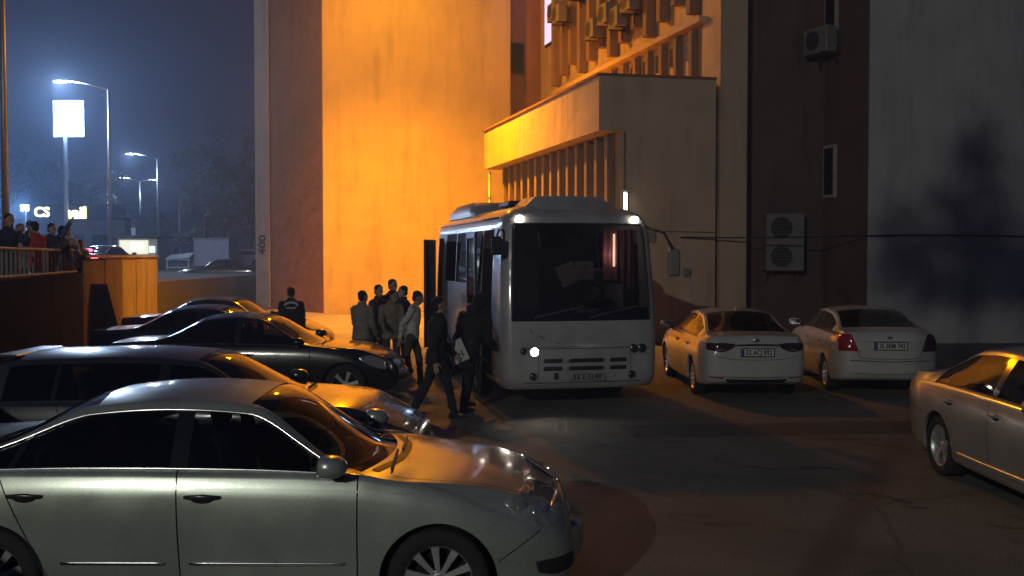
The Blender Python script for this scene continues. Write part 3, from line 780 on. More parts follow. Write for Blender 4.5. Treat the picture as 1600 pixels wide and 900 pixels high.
    # interior
    if seats:
        xd = S['xwb']-.42
        m = MB(); m.box((xd+.12-X0, 0, c.belt(xd)-.12), (.42, c.W*1.5, .2), 0, .06); m.build('dashboard', BLACKP, root)
        for sx, ys in ((gB+.12, (-.37, .37)), (gC+.30, (-.38, 0, .38))):
            for yv in ys:
                m = MB(); w_ = .25 if len(ys) == 2 else .19
                m.box((sx+.22-X0, yv, .45), (.5, 2*w_, .16), 0, .04)
                mt = Matrix.Rotation(R(-14), 3, 'Y'); m.box((sx-.10-X0, yv, .80), (.14, 2*w_, .62), 0, .05, 0, mt)
                m.box((sx-.20-X0, yv, min(c.H-.29, c.top(sx-.3)-.22)), (.10, .25, .17), 0, .04, 0, mt); m.build('seat', SEATM, root)
        m = MB(); wc = Vector((xd-.18-X0, .37, c.belt(xd)-.02)); m.tube([wc+Vector((.07*math.sin(a)*1.0, .18*math.cos(a), .17*math.sin(a))) for a in [2*math.pi*q/20 for q in range(21)]], .014, 6); m.build('steering_wheel', BLACKP, root, True)
    # mirrors
    for sy in (1, -1):
        mx = win[1]-.10; mz = c.belt(mx)+.075; my = c.sideY(mx, c.belt(mx)-.03)
        m = MB(); rs = []
        for u, k in ((-.075, .82), (-.06, .98), (0, 1.0), (.05, .85), (.085, .5), (.098, .15)):
            rs.append([Vector((mx-X0+u, sy*(my+.115+.105*k*math.copysign(abs(math.cos(a))**.7, math.cos(a))), mz+.068*k*math.copysign(abs(math.sin(a))**.7, math.sin(a)))) for a in [2*math.pi*j/16 for j in range(16)]])
        m.rings(rs); mo = m.build('mirror', S.get('mirror', pm), root, True, True)
        m = MB(); m.box((mx-X0+.01, sy*(my+.01), mz-.06), (.07, .12, .05), 0, .015); m.build('mirror_foot', BLACKP, mo)
        m = MB(); m.add([(mx-X0-.078, sy*(my+.03), mz-.045), (mx-X0-.078, sy*(my+.2), mz-.045), (mx-X0-.078, sy*(my+.2), mz+.045), (mx-X0-.078, sy*(my+.03), mz+.045)], [(0, 1, 2, 3)]); m.build('mirror_glass', M('mirror glass', (.8, .8, .8), .03, 1, .02, 4), mo)
    # ---- surface detail helpers
    def hit(o, d):
        h = bvh.ray_cast(Vector(o), Vector(d).normalized())
        return (h[0], h[1]) if h[0] is not None else None
    def proj(kind, a, b, sy=1, off=.004):
        if kind == 'side': r0 = hit((a-X0, sy*2, b), (0, -sy, 0))
        elif kind == 'rear': r0 = hit((-X0-1, a, b), (1, 0, 0))
        elif kind == 'front': r0 = hit((X0+1, a, b), (-1, 0, 0))
        else: r0 = hit((a-X0, b, 3), (0, 0, -1))
        if r0 is None: return None
        nrm = r0[1]; dirv = {'side': Vector((0, sy, 0)), 'rear': Vector((-1, 0, 0)), 'front': Vector((1, 0, 0)), 'top': Vector((0, 0, 1))}[kind]
        if nrm.dot(dirv) < 0: nrm = -nrm
        return r0[0] + nrm*off
    def patch(nm, kind, topc, botc, mat, sy=1, off=.006, n=14, mrows=8, par=root, thick=.0):
        tp, bt = catmull(topc, [max(1, n//(len(topc)-1))]*(len(topc)-1)), None
        n2 = len(tp); bt = [None]*n2; bc = catmull(botc, [max(1, 24//(len(botc)-1))]*(len(botc)-1))
        for q in range(n2):
            f = q/(n2-1)*(len(bc)-1); i0 = min(int(f), len(bc)-2); u = f-i0
            bt[q] = (bc[i0][0]*(1-u)+bc[i0+1][0]*u, bc[i0][1]*(1-u)+bc[i0+1][1]*u)
        rows = []
        for j in range(mrows+1):
            v = j/mrows; row = []
            for q in range(n2):
                a, b = tp[q][0]*(1-v)+bt[q][0]*v, tp[q][1]*(1-v)+bt[q][1]*v
                edge = (q in (0, n2-1)) or (j in (0, mrows))
                p = proj(kind, a, b, sy, (-.004 if edge else off))
                if p is None: p = row[-1] if row else (rows[-1][q] if rows else None)
                if p is None: return None
                row.append(p)
            rows.append(row)
        m = MB(); m.rings(rows, False, False)
        return m.build(nm, mat, par, True)
    def seam(nm, kind, pts, width=.007, mat=GAPM, sy=1, off=.0018, par=root, sub=8):
        pp = catmull(pts, [sub]*(len(pts)-1)); a = []; b = []
        for q in range(len(pp)):
            d = Vector((pp[min(q+1, len(pp)-1)][0]-pp[max(q-1, 0)][0], pp[min(q+1, len(pp)-1)][1]-pp[max(q-1, 0)][1])).normalized(); nn = Vector((-d.y, d.x))*width/2
            p, r0 = proj(kind, pp[q][0]+nn.x, pp[q][1]+nn.y, sy, off), proj(kind, pp[q][0]-nn.x, pp[q][1]-nn.y, sy, off)
            if p is None or r0 is None: continue
            a.append(p); b.append(r0)
        if len(a) < 2: return None
        m = MB(); m.rings([a, b], False, False)
        return m.build(nm, mat, par, True)
    def plate(kind, yc, zc, body_txt, w_=.52, h_=.112):
        p = proj(kind, yc, zc, 1, .012); sgn = -1 if kind == 'rear' else 1
        po = empty('number_plate', (0, 0, 0)); po.parent = root
        bpy.data.objects.remove(po)
        m = MB(); m.box((0, 0, 0), (.014, w_, h_), 0, .004); o = m.build('number_plate', PLATEW, root); o.location = p
        m = MB(); m.box((sgn*.001, 0, 0), (.010, w_+.03, h_+.03), 0, .004); fr = m.build('plate_frame', PLATEK, o); fr.location = (-sgn*.004, 0, 0)
        m = MB(); m.box((sgn*.0085, (1 if sgn < 0 else -1)*(w_/2-.022), 0), (.002, .04, h_-.008)); m.build('plate_band', PLATEB, o)
        rot = Matrix.Rotation(R(-90) if sgn < 0 else R(90), 4, 'Z') @ Matrix.Rotation(R(90), 4, 'X')
        text_obj('plate_text', body_txt, h_*1.0, PLATEK, o, Matrix.Translation((sgn*.0085, (-.02 if sgn < 0 else .02), 0)) @ rot, .0008, bold=.003, width=w_-.10)
        return o
    return dict(root=root, c=c, patch=patch, seam=seam, proj=proj, plate=plate, L=L, grid=grid, pm=pm)
def std_seams(k, S, hood=True, trunk=True):
    L = k['L']; c = k['c']; W = c.W
    if hood:
        x0 = S['xwb']+.05
        for sy in (1, -1): k['seam']('bonnet_shut_line', 'top', [(x0, sy*W*.80), ((x0+L-.3)/2, sy*W*.79), (L-.32, sy*W*.69)], .006)
        k['seam']('bonnet_shut_line', 'top', [(L-.30, -W*.69), (L-.16, -W*.35), (L-.12, 0), (L-.16, W*.35), (L-.30, W*.69)], .007)
        for yv in (-.62, .0):
            pts_ = [k['proj']('top', x0-.02-.03*f, yv+.56*f, 1, .014) for f in (0, .25, .5, .75, 1)]
            m = MB(); m.tube([p_ for p_ in pts_ if p_ is not None], .009, 5); m.build('wiper', BLACKP, k['root'])
        k['seam']('cowl', 'top', [(x0-.12, -W*.72), (x0-.015, -W*.35), (x0+.005, 0), (x0-.015, W*.35), (x0-.12, W*.72)], .055, BLACKP, 1, .004)
    for sy in (1, -1):
        k['seam']('bumper_shut_line', 'side', [(L-.22, S['nose']-.12), (L-.34, S['nose']-.20), (S['xf']+S['tr']+.05, S['nose']-.30)], .006, GAPM, sy)
        k['seam']('bumper_shut_line', 'side', [(.12, S['dz']-.36), (.3, S['dz']-.37), (S['xr']-S['tr']-.06, S['dz']-.40)], .006, GAPM, sy)

SED = dict(L=4.77, W=1.82, H=1.47, xr=1.11, xf=3.82, tr=.325, dz=1.06, df=1.10, xrb=.72, xrt=1.55, xwt=2.62, xwb=3.47, cowl=.985, nose=.75, belt=1.0,
           gaps=(3.32, 2.19, 1.16), win=(.98, 3.28), quarter=1.22, shC=-.50, spokes=10, hdrop=.15)
# --- A: grey-green saloon nearest the camera
SA = dict(SED, chrome=True, tw=.225, L=4.68, xr=1.0, gaps=(3.32, 2.19, 1.06), win=(.88, 3.28), quarter=1.12)
pA = paint('silver green metallic paint', (.38, .43, .385), .5, .30)
SA['handle'] = M('dark door handle', (.03, .035, .032), .3, .3, .1, 9, coat=.5)
kA = build_car('silver_car', 'silver green saloon car nearest the camera with chrome window trim', SA, (-4.27+2.34, 7.30, 0), R(-.6), pA, 'cars parked in a row on the left')
std_seams(kA, SA)
for sy in (1, -1):
    hl = kA['patch']('headlight', 'side', [(4.22, .80), (4.36, .845), (4.52, .82), (4.62, .77)], [(4.24, .78), (4.33, .69), (4.46, .635), (4.62, .645)], LAMPGLASS, sy, .010)
    for bx, bz, br in ((4.335, .765, .034), (4.45, .735, .05), (4.555, .725, .036)):
        kA['patch']('lamp_bowl', 'side', [(bx+br*math.cos(R(q)), bz+br*math.sin(R(q))) for q in (180, 135, 90, 45, 0)], [(bx+br*math.cos(R(q)), bz+br*math.sin(R(q))) for q in (180, 225, 270, 315, 360)], M('lamp reflector', (.60, .60, .58), .2, .8, .3, 30, 0, 0, 1.0), sy, .016, 8, 4)
    kA['patch']('fog_grille', 'side', [(4.42, .44), (4.55, .45), (4.68, .46)], [(4.44, .36), (4.56, .33), (4.68, .35)], BLACKP, sy, .006)
    kA['patch']('side_trim', 'side', [(gx, .452) for gx in (3.26, 2.8, 2.26)], [(gx, .428) for gx in (3.26, 2.8, 2.26)], CHROME, sy, .010)
    kA['patch']('side_trim', 'side', [(gx, .452) for gx in (2.14, 1.8, 1.46)], [(gx, .428) for gx in (2.14, 1.8, 1.46)], CHROME, sy, .010)
    kA['seam']('shoulder_crease', 'side', [(1.3, .905), (2.4, .905), (3.3, .89), (4.2, .83)], .010, pA, sy, .004)
    kA['patch']('tail_light', 'side', [(.05, .92), (.25, .95)], [(.05, .74), (.28, .78)], TAILRED, sy, .008)
kA['patch']('grille', 'front', [(-.32, .70), (0, .71), (.32, .70)], [(-.22, .36), (0, .34), (.22, .36)], CHROME, 1, .01)
# --- B: dark hatchback
SB = dict(L=4.35, W=1.76, H=1.45, xr=.80, xf=3.40, tr=.31, dz=.92, df=1.02, xrb=.12, xrt=.38, xwt=2.25, xwb=3.12, cowl=1.03, nose=.74, belt=.99, hatch=True,
          gaps=(2.98, 1.95, .98), win=(.45, 2.95), quarter=.95, shC=-.45, spokes=5, hdrop=.14, rbow=.04)
kB = build_car('dark_hatchback', 'dark hatchback parked just behind the silver green saloon', SB, (-5.18+2.175, 10.35, 0), R(-1.0), paint('dark blue grey paint', (.035, .038, .045), .4, .3), 'cars parked in a row on the left')
std_seams(kB, SB)
for sy in (1, -1):
    kB['patch']('headlight', 'side', [(3.80, .78), (3.98, .80), (4.20, .72)], [(3.82, .74), (4.0, .62), (4.2, .60)], LAMPGLASS, sy, .010)
    kB['patch']('tail_light', 'side', [(.06, 1.0), (.22, 1.02)], [(.06, .76), (.2, .78)], TAILRED, sy, .008)
m = MB(); m.box((.36-2.175, 0, SB['H']-.055), (.24, 1.04, .028), 0, .010); m.build('spoiler', kB['pm'], kB['root'])
# --- C: black saloon
SC = dict(SED, L=4.62, W=1.78, H=1.43, xr=1.05, xf=3.80, xwt=2.45, xwb=3.38, gaps=(3.25, 2.10, 1.10), win=(.85, 3.20), quarter=1.15, spokes=6, rimk='wide', nose=.72, cowl=.97, belt=.95, dz=1.0, df=1.04)
kC = build_car('black_saloon', 'black saloon car with five spoke wheel behind the dark hatchback', SC, (-6.42+2.31, 17.1, 0), R(0), paint('black paint', (.008, .008, .009), 0, .25), 'cars parked in a row on the left')
std_seams(kC, SC)
for sy in (1, -1):
    kC['patch']('headlight', 'side', [(4.00, .76), (4.2, .79), (4.42, .70)], [(4.06, .70), (4.25, .60), (4.45, .56)], LAMPGLASS, sy, .010)
    kC['patch']('tail_light', 'side', [(.05, .90), (.3, .93)], [(.05, .72), (.26, .74)], TAILRED, sy, .008)
# --- D, E: further saloons
SD = dict(SED, L=4.5, W=1.75, H=1.43, xr=1.02, xf=3.62, xwt=2.45, xwb=3.30, gaps=(3.15, 2.05, 1.08), win=(.85, 3.10), quarter=1.12, spokes=7, nose=.70, cowl=.97, belt=.95, dz=1.0, df=1.03)
kD = build_car('dark_blue_saloon', 'dark blue saloon mostly hidden behind the black saloon', SD, (-7.82+2.25, 19.8, 0), R(0), paint('navy paint', (.012, .016, .035), .3, .3), 'cars parked in a row on the left')
std_seams(kD, SD)
SE = dict(SD, H=1.45, df=1.06, dz=1.03)
kE = build_car('grey_saloon', 'dark saloon with red tail light farthest back in the left row', SE, (-8.55+2.25, 23.3, 0), R(0), paint('graphite paint', (.06, .06, .065), .5, .3), 'cars parked in a row on the left')
std_seams(kE, SE)
for kk in (kD, kE):
    for sy in (1, -1):
        kk['patch']('headlight', 'side', [(3.95, .74), (4.15, .76), (4.36, .66)], [(4.0, .66), (4.2, .58), (4.38, .54)], LAMPGLASS, sy, .010)
        kk['patch']('tail_light', 'side', [(.04, .98), (.30, 1.0)], [(.04, .74), (.26, .78)], TAILRED, sy, .012)
# --- F: white saloon beside the bus (rear view)
SF = dict(SED, L=4.63, W=1.78, H=1.435, xr=1.00, xf=3.70, tr=.32, dz=1.07, df=1.10, xrb=.50, xrt=1.38, xwt=2.45, xwb=3.38, gaps=(3.22, 2.10, 1.12), win=(.78, 3.18), quarter=1.05, spokes=10, roofw=.66)
pF = paint('white paint with road dust', (.44, .44, .44), 0, .35, dirt=.08)
kF = build_car('white_saloon', 'white saloon with slim dark tail lights parked right beside the bus', SF, (3.90, 16.7+2.315, 0), R(91.0), pF, 'white cars parked by the wall')
for sy in (1, -1):
    kF['patch']('tail_light', 'rear', [(sy*.34, .935), (sy*.55, .955), (sy*.80, .95)], [(sy*.36, .885), (sy*.55, .80), (sy*.80, .835)], TAILDARK, 1, .012)
    kF['patch']('lamp_strip', 'rear', [(sy*.50, .850), (sy*.66, .845)], [(sy*.50, .835), (sy*.66, .815)], LAMPGLASS, 1, .018, 6, 3)
    kF['patch']('reflector', 'rear', [(sy*.52, .40), (sy*.76, .42)], [(sy*.52, .365), (sy*.76, .385)], TAILRED, 1, .008, 6, 3)
kF['patch']('chrome_bar', 'rear', [(-.36, .925), (0, .935), (.36, .925)], [(-.36, .895), (0, .905), (.36, .895)], BLACKP, 1, .014)
kF['seam']('boot_shut_line', 'rear', [(-.66, .74), (-.4, .69), (0, .68), (.4, .69), (.66, .74)], .008)
kF['patch']('lower_valance', 'rear', [(-.52, .37), (0, .36), (.52, .37)], [(-.48, .30), (0, .29), (.48, .30)], BLACKP, 1, .006)
kF['plate']('rear', 0, .80, '52 ACJ 892')
b_ = MB(); b_.ell((0, 0, 0), (.006, .055, .04)); o = b_.build('badge', CHROME, kF['root'], True); o.location = kF['proj']('rear', 0, .985, 1, .004)
m = MB(); rs = [[Vector((-.82+u, .03*k*math.cos(a)*.5, 1.40+hh+.045*k*math.sin(a))) for a in [math.pi*j/6 for j in range(7)]] for u, k, hh in ((-.05, 1, .0), (0, .9, .01), (.06, .5, .015), (.12, .1, .01))]
m.rings(rs, False); m.build('shark_fin', pF, kF['root'], True)
# --- G: white saloon with tall red tail lights
SG = dict(SED, L=4.48, W=1.76, H=1.45, xr=.95, xf=3.60, tr=.31, dz=1.10, df=1.14, xrb=.46, xrt=1.30, xwt=2.38, xwb=3.22, gaps=(3.05, 2.0, 1.05), win=(.72, 3.02), quarter=1.0, spokes=7, roofw=.67, belt=1.02)
pG = paint('white paint', (.46, .46, .455), 0, .35, dirt=.07)
kG = build_car('white_saloon_tall_lights', 'white saloon with tall red tail lights and big rear window, right of the other', SG, (6.40, 17.2+2.24, 0), R(86.5), pG, 'white cars parked by the wall')
for sy in (1, -1):
    kG['patch']('tail_light', 'rear', [(sy*.62, 1.06), (sy*.80, 1.075)], [(sy*.50, .76), (sy*.81, .76)], TAILRED if sy > 0 else TAILDARK, 1, .014)
kG['seam']('boot_shut_line', 'rear', [(-.50, .78), (-.46, .66), (0, .645), (.46, .66), (.50, .78)], .008)
kG['seam']('bumper_step', 'rear', [(-.78, .62), (0, .60), (.78, .62)], .012)
kG['plate']('rear', 0, .86, '35 EEM 743')
b_ = MB(); b_.ell((0, 0, 0), (.006, .06, .028)); o = b_.build('badge', CHROME, kG['root'], True); o.location = kG['proj']('rear', 0, .99, 1, .004)
# --- H: silver saloon at the right edge
SH = dict(SED, L=4.62, W=1.81, H=1.48, xr=1.00, xf=3.70, tr=.325, dz=1.05, df=1.09, xrb=.55, xrt=1.45, xwt=2.55, xwb=3.50, gaps=(3.30, 2.15, 1.12), win=(.80, 3.30), quarter=1.10, spokes=5, rimk='wide', belt=.98, tw=.225)
pH = paint('silver paint', (.42, .42, .41), .45, .35, dirt=.1)
kH = build_car('silver_saloon', 'dusty silver saloon cut by the right edge of the picture', SH, (4.55+.905, 12.1-2.31, 0), R(-89), pH)
std_seams(kH, SH)
for sy in (1, -1):
    kH['patch']('tail_light', 'side', [(.06, .92), (.16, .96), (.28, .94)], [(.06, .74), (.15, .73), (.24, .80)], AMBER, sy, .012)
    kH['patch']('sill_moulding', 'side', [(3.2, .36), (2.2, .35), (1.45, .35)], [(3.2, .30), (2.2, .30), (1.45, .30)], pH, sy, .016)
# ================================================================ midibus
BUSW = paint('bus white paint', (.36, .355, .36), 0, .42, dirt=.16)
BUSGLASS = glass('bus glass', (.30, .30, .31))
SIDEGLASS = glass('bus side glass', (.025, .028, .035))
bus = empty('midibus', (1.10, 15.90, 0), R(-77)); tag(bus, 'white midibus with lit headlamp and open door, people boarding', 'bus')
bus.scale = (1.035, 1.035, 1.035); BL = 6.6; BR = .15
zs = [.30, .34, .42, .50, .60, .75, .90, .905, 1.05, 1.20, 1.30, 1.34, 1.40, 1.55, 1.75, 1.80, 2.0, 2.2, 2.45, 2.62, 2.68, 2.74, 2.80, 2.88, 2.95, 3.0, 3.03]
fx = pchip([(.30, -.10), (.36, -.03), (.5, 0), (.9, -.005), (1.3, -.03), (2.0, -.12), (2.7, -.24), (2.8, -.28), (2.95, -.46), (3.03, -.75)])
hwf = pchip([(.30, 1.13), (.42, 1.185), (.9, 1.205), (1.4, 1.205), (2.2, 1.18), (2.75, 1.14), (2.88, 1.08), (2.98, .96), (3.03, .82)])
SX = [-.85, -.92, -1.70, -1.78, -2.95, -3.02, -4.15, -4.22, -5.35, -5.42, -5.60, -5.66, -6.25, -6.33]
def bus_ring(z):
    w, f = hwf(z), fx(z); pts = []
    rear = -BL + .02 + (.25 if z > 2.98 else 0); r = BR
    half = []
    for q in (0, .2, .4, .6, .75, .88, 1.0):
        y = (w-r)*q; half.append((f - .09*(y/1.17)**2, y))
    x0 = half[-1][0]
    for a in (18, 36, 54, 72, 90):
        half.append((x0 - r*(1-math.cos(R(a)))*1.0 - .02*math.sin(R(a)), w - r + r*math.sin(R(a))))
    for s in SX: half.append((min(s, half[-1][0]-.001), w))
    rr = .15
    for a in (30, 60, 90): half.append((rear + rr*(1-math.sin(R(a))), w-rr*(1-math.cos(R(a)))))
    for q in (.5, 0): half.append((rear-.0, (w-rr)*q))
    return half
NH = len(bus_ring(1.0)); rings_b = [bus_ring(z) for z in zs]
def zi(z): return min(range(len(zs)), key=lambda i: abs(zs[i]-z))
CE = 6; S0 = 12      # last front index, first side index
reg = {}
for i in range(len(zs)-1):
    for j in range(NH-1):
        zc = (zs[i]+zs[i+1])/2
        for sy in (-1, 1):
            key = 'body'
            if j < CE and 1.34 < zc < 2.74: key = 'windscreen'
            elif j in (S0, S0+1) or True:
                if S0 <= j < S0+13:
                    a, b = SX[j-S0], SX[j-S0+1]
                    wide = abs(a-b) > .3
                    if sy < 0 and (a, b) == (-.92, -1.70) and .42 < zc < 2.68: key = 'open'
                    elif sy < 0 and (a, b) == (-5.66, -6.25) and .42 < zc < 2.62: key = 'open'
                    elif wide and 1.80 < zc < 2.68 and (a, b) != (-5.66, -6.25): key = ('pane', sy, j)
                    elif sy > 0 and (a, b) == (-.92, -1.70) and 1.34 < zc < 2.68: key = ('pane', sy, j)
            # wheel openings
            if key != 'open' and S0 <= j < S0+13: pass
            reg.setdefault(key, []).append((i, j, sy))
def bus_mesh(key, name, mat, par, shift=0.0):
    m = MB()
    for i, j, sy in reg[key]:
        P = lambda a, b: (rings_b[a][b][0], sy*rings_b[a][b][1], zs[a])
        m.add([P(i, j), P(i, j+1), P(i+1, j+1), P(i+1, j)], [(0, 1, 2, 3) if sy > 0 else (3, 2, 1, 0)])
    o = m.build(name, mat, par, True, True, 50)
    if shift:
        push(o.data, lambda co: -shift)
    return o
bbody = bus_mesh('body', 'body', BUSW, bus)
# roof top
m = MB(); top = rings_b[-1]; ring = [(p[0], p[1], 3.03) for p in top] + [(p[0], -p[1], 3.03) for p in top[::-1]][1:-1]
cx = -BL/2-.3
ring2 = [(cx+(p[0]-cx)*.9, p[1]*.6, 3.075) for p in ring]; ring3 = [(cx+(p[0]-cx)*.6, p[1]*.1, 3.09) for p in ring]
m.rings([ring, ring2, ring3], True, False); m.add(ring3, [tuple(range(len(ring3)))]); m.build('roof', BUSW, bus, True, True)
wsc = bus_mesh('windscreen', 'windscreen', BUSGLASS, bus, .004)
for key in [k_ for k_ in reg if isinstance(k_, tuple)]: bus_mesh(key, 'side_window', SIDEGLASS, bus, .004)
# blacked lower band of windscreen and frame strips
SEAL = M('black rubber seal', (.015, .015, .016), .6, 0, .2, 10)
def bfront(y, z, off=.0):
    f = fx(z); return Vector((f-.09*(y/1.17)**2+off, y, z))
m = MB()
rows = [[bfront(y*(hwf(z)-BR), z, .006) for y in [q/12 for q in range(-12, 13)]] for z in (1.31, 1.36, 1.42, 1.50)]
m.rings(rows, False, False); m.build('windscreen_band', M('black glass frit', (.010, .010, .012), .12, 0, .1, 5), bus, True)
m = MB(); m.tube([bfront(y*(hwf(2.75)-BR), 2.75, .004) for y in [q/12 for q in range(-12, 13)]], .018, 6); m.build('windscreen_seal', SEAL, bus, True)
for sy in (-1, 1):
    m = MB(); m.tube([(fx(z)-.09*((hwf(z)-BR)/1.17)**2+.004, sy*(hwf(z)-BR), z) for z in [1.32+.1*q for q in range(15)]], .02, 6); m.build('windscreen_seal', SEAL, bus, True)
text_obj('maker_letters', 'TURKUAZ', .085, M('dim grey letters', (.11, .11, .125), .4, .3, .2, 8), bus, Matrix.Translation((fx(1.45)+.008, 0, 1.455)) @ Matrix.Rotation(R(90), 4, 'Z') @ Matrix.Rotation(R(90), 4, 'X'), .001)
# front seams and panels
def bstrip(name, y0, y1, z, h=.008, off=.002, mat=GAPM):
    m = MB(); rows = [[bfront(y0+(y1-y0)*q/16, zz, off) for q in range(17)] for zz in (z-h/2, z+h/2)]
    m.rings(rows, False, False); return m.build(name, mat, bus)
bstrip('panel_seam', -.95, .95, .905, .010); bstrip('panel_seam', -.95, -.05, .93, .006); bstrip('panel_seam', -.9, .9, .40, .010)
for yv in (-.68, .74):
    m = MB(); m.rings([[bfront(yv+dv, .42+.06*q, .002) for q in range(9)] for dv in (-.004, .004)], False, False); m.build('panel_seam', GAPM, bus)
def bpatch(name, y0, y1, z0, z1, mat, off=.004, par=bus):
    m = MB(); nn = 10; rows = [[bfront(y0+(y1-y0)*q/nn, z0+(z1-z0)*r_/4, off if 0 < q < nn and 0 < r_ < 4 else -.006) for q in range(nn+1)] for r_ in range(5)]
    m.rings(rows, False, False); return m.build(name, mat, par, True)
for z0, z1 in ((.68, .77), (.565, .655)):
    for y0, y1 in ((-.62, -.31), (-.26, .34), (.40, .69)):
        sl = bpatch('grille_slot', y0, y1, z0, z1, BLACKP, .003)
        for zz in (z0+.025, z0+.05): 
            m = MB(); m.tube([bfront(y0+(y1-y0)*q/6, zz, .006) for q in range(7)], .005, 4); m.build('grille_bar', DARKM, sl)
# scratches on the front panel
SCR = M('dark scuff', (.03, .03, .03), .8, 0, .4, 30)
for k, (ya, za, yb_, zb_) in enumerate([(-.82, 1.22, -.76, 1.12), (-.70, 1.12, -.56, 1.03), (-.5, 1.03, -.30, .95)]):
    m = MB(); rows = [[bfront(ya+(yb_-ya)*q/6, za+(zb_-za)*q/6+w_*(.014-.008*k/2)*(1-abs(q-3)/3.5), .003) for q in range(7)] for w_ in (-1, 1)]
    m.rings(rows, False, False); m.build('scuff_mark', SCR, bus)
# lamps
def blamp(name, y, z, r, mat, lit=False):
    p = bfront(y, z); m = MB(); m.lathe([(.001, .012), (r*.7, .010), (r, -.004)], 18, (0, 0, 0), 'X'); o = m.build(name, mat, bus, True); o.location = p+Vector((.004, 0, 0))
    m = MB(); m.lathe([(r*1.0, -.01), (r*1.03, .014), (r*1.15, .012), (r*1.18, -.02)], 18, (0, 0, 0), 'X'); m.build('lamp_ring', DARKM, o, True)
    return o
HEADLIT = M('lit headlamp', (.9, .9, .85), .3, 0, .02, 5, emit=(1, .86, .70), es=30.0)
MARKLIT = M('lit marker lamp', (.9, .9, .85), .3, 0, .02, 5, emit=(1, .90, .74), es=16.0)
blamp('headlamp', -.74, .86, .062, HEADLIT); blamp('headlamp', -.90, .87, .045, LAMPDARK)
for y, r in ((.86, .058), (.99, .06)): blamp('headlamp', y-.06, .885, r, LAMPDARK)
for sy in (-1, 1): blamp('fog_lamp', sy*.76, .50, .05, LAMPDARK)
m = MB(); m.box((0, 0, 0), (.05, .06, .1), 0, .01); o = m.build('tow_cover', BLACKP, bus); o.location = bfront(-.42, .50)
for sy in (-1, 1):
    p = bfront(sy*.90, 2.80); m = MB(); m.ell((0, 0, 0), (.035, .065, .045)); o = m.build('marker_lamp', MARKLIT, bus, True); o.location = p + Vector((.02, 0, .03))
# plate
p = bfront(.05, .485, .012); m = MB(); m.box((0, 0, 0), (.014, .56, .12), 0, .004); o = m.build('number_plate', M('dirty plate', (.25, .24, .22), .6, 0, .3, 9), bus); o.location = p
text_obj('plate_text', '53 E 3148', .11, PLATEK, o, Matrix.Translation((.0085, 0, 0)) @ Matrix.Rotation(R(90), 4, 'Z') @ Matrix.Rotation(R(90), 4, 'X'), .0008, bold=.002, width=.44)
# roof fairing at the front, pod at the rear
m = MB(); rs = []
for x, w_, h_ in ((-.52, .46, .01), (-.62, .50, .10), (-.80, .54, .19), (-1.5, .56, .20), (-1.8, .55, .02)):
    zb = 3.0 if x < -.7 else 2.93
    ring = [Vector((x, w_*1.35, zb)), Vector((x, w_, zb+h_*.95)), Vector((x, w_*.9, zb+h_)), Vector((x, 0, zb+h_*1.04)), Vector((x, -w_*.9, zb+h_)), Vector((x, -w_, zb+h_*.95)), Vector((x, -w_*1.35, zb))]
    rs.append(ring)
m.rings(rs, False, False); m.add([rs[0][q] for q in range(7)], [tuple(range(7))]); m.add([rs[-1][q] for q in range(7)], [tuple(range(7))[::-1]])
m.build('roof_fairing', BUSW, bus, True, True, 30)
m = MB(); m.box((-2.3, -.35, 3.13), (.75, .7, .10), 0, .03); m.build('roof_hatch', DARKM, bus)
PODM = M('grey roof pod', (.30, .31, .34), .35, 0, .12, 4)
m = MB(); rs = []
for x, k in ((-3.6, .25), (-3.75, .8), (-4.1, 1), (-5.8, 1), (-6.15, .8), (-6.3, .3)):
    rs.append([Vector((x, .98*(.94+.06*k)*sg*yy_, 2.98+.27*k*zz_)) for sg, yy_, zz_ in ((1, 1, 0), (1, .98, .6), (1, .88, 1), (1, 0, 1.05), (-1, .88, 1), (-1, .98, .6), (-1, 1, 0))])
m.rings(rs, False, False); m.add(rs[0], [tuple(range(7))]); m.add(rs[-1], [tuple(range(7))[::-1]]); m.build('roof_air_pod', PODM, bus, True, True, 40)
# gutter rails
for sy in (-1, 1):
    m = MB(); m.tube([(x, sy*(hwf(2.86)+.005), 2.86) for x in (-.9, -2.5, -4.5, -6.4)], .014, 6); m.build('gutter', METAL, bus, True)
    m = MB(); m.box((-3.9, sy*(hwf(1.0)+.004), .62), (5.6, .02, .05), 0, .006); m.build('rub_rail', DARKM, bus)
# wheels
t_, r_, d_, h_ = wheel_meshes(.40, .26, 8, 'wide'); WSTEEL = M('steel wheel', (.32, .32, .32), .5, .5, .2, 9); proto = None
for xw in (-2.15, -4.95):
    for sy in (-1, 1):
        if proto is None:
            w_ = t_.build('wheel', RUBBER, bus, True, angle=50); r_.build('rim_barrel', WSTEEL, w_, True); d_.build('wheel_dish', WSTEEL, w_); h_.build('hub', WSTEEL, w_, True, angle=35); proto = w_
        else: w_ = copy_tree(proto, bus)
        w_.location = (xw, sy*1.08, .40); w_.rotation_euler = (0, 0, 0 if sy < 0 else math.pi)
        m = MB(); m.lathe([(.47, 0), (.50, 0), (.50, .02), (.47, .02)], 30, (xw, sy*1.20, .42)); m.lathe([(.001, .008), (.48, .008)], 30, (xw, sy*1.20, .42)); m.build('wheel_arch', LINER, bus)
for w_ in [c_ for c_ in bus.children if c_.name.startswith('wheel') and 'arch' not in c_.name]: w_.location.y = math.copysign(1.10, w_.location.y)
# underbody
m = MB(); m.box((-BL/2-.1, 0, .42), (BL-.5, 1.9, .2)); m.build('chassis', LINER, bus)
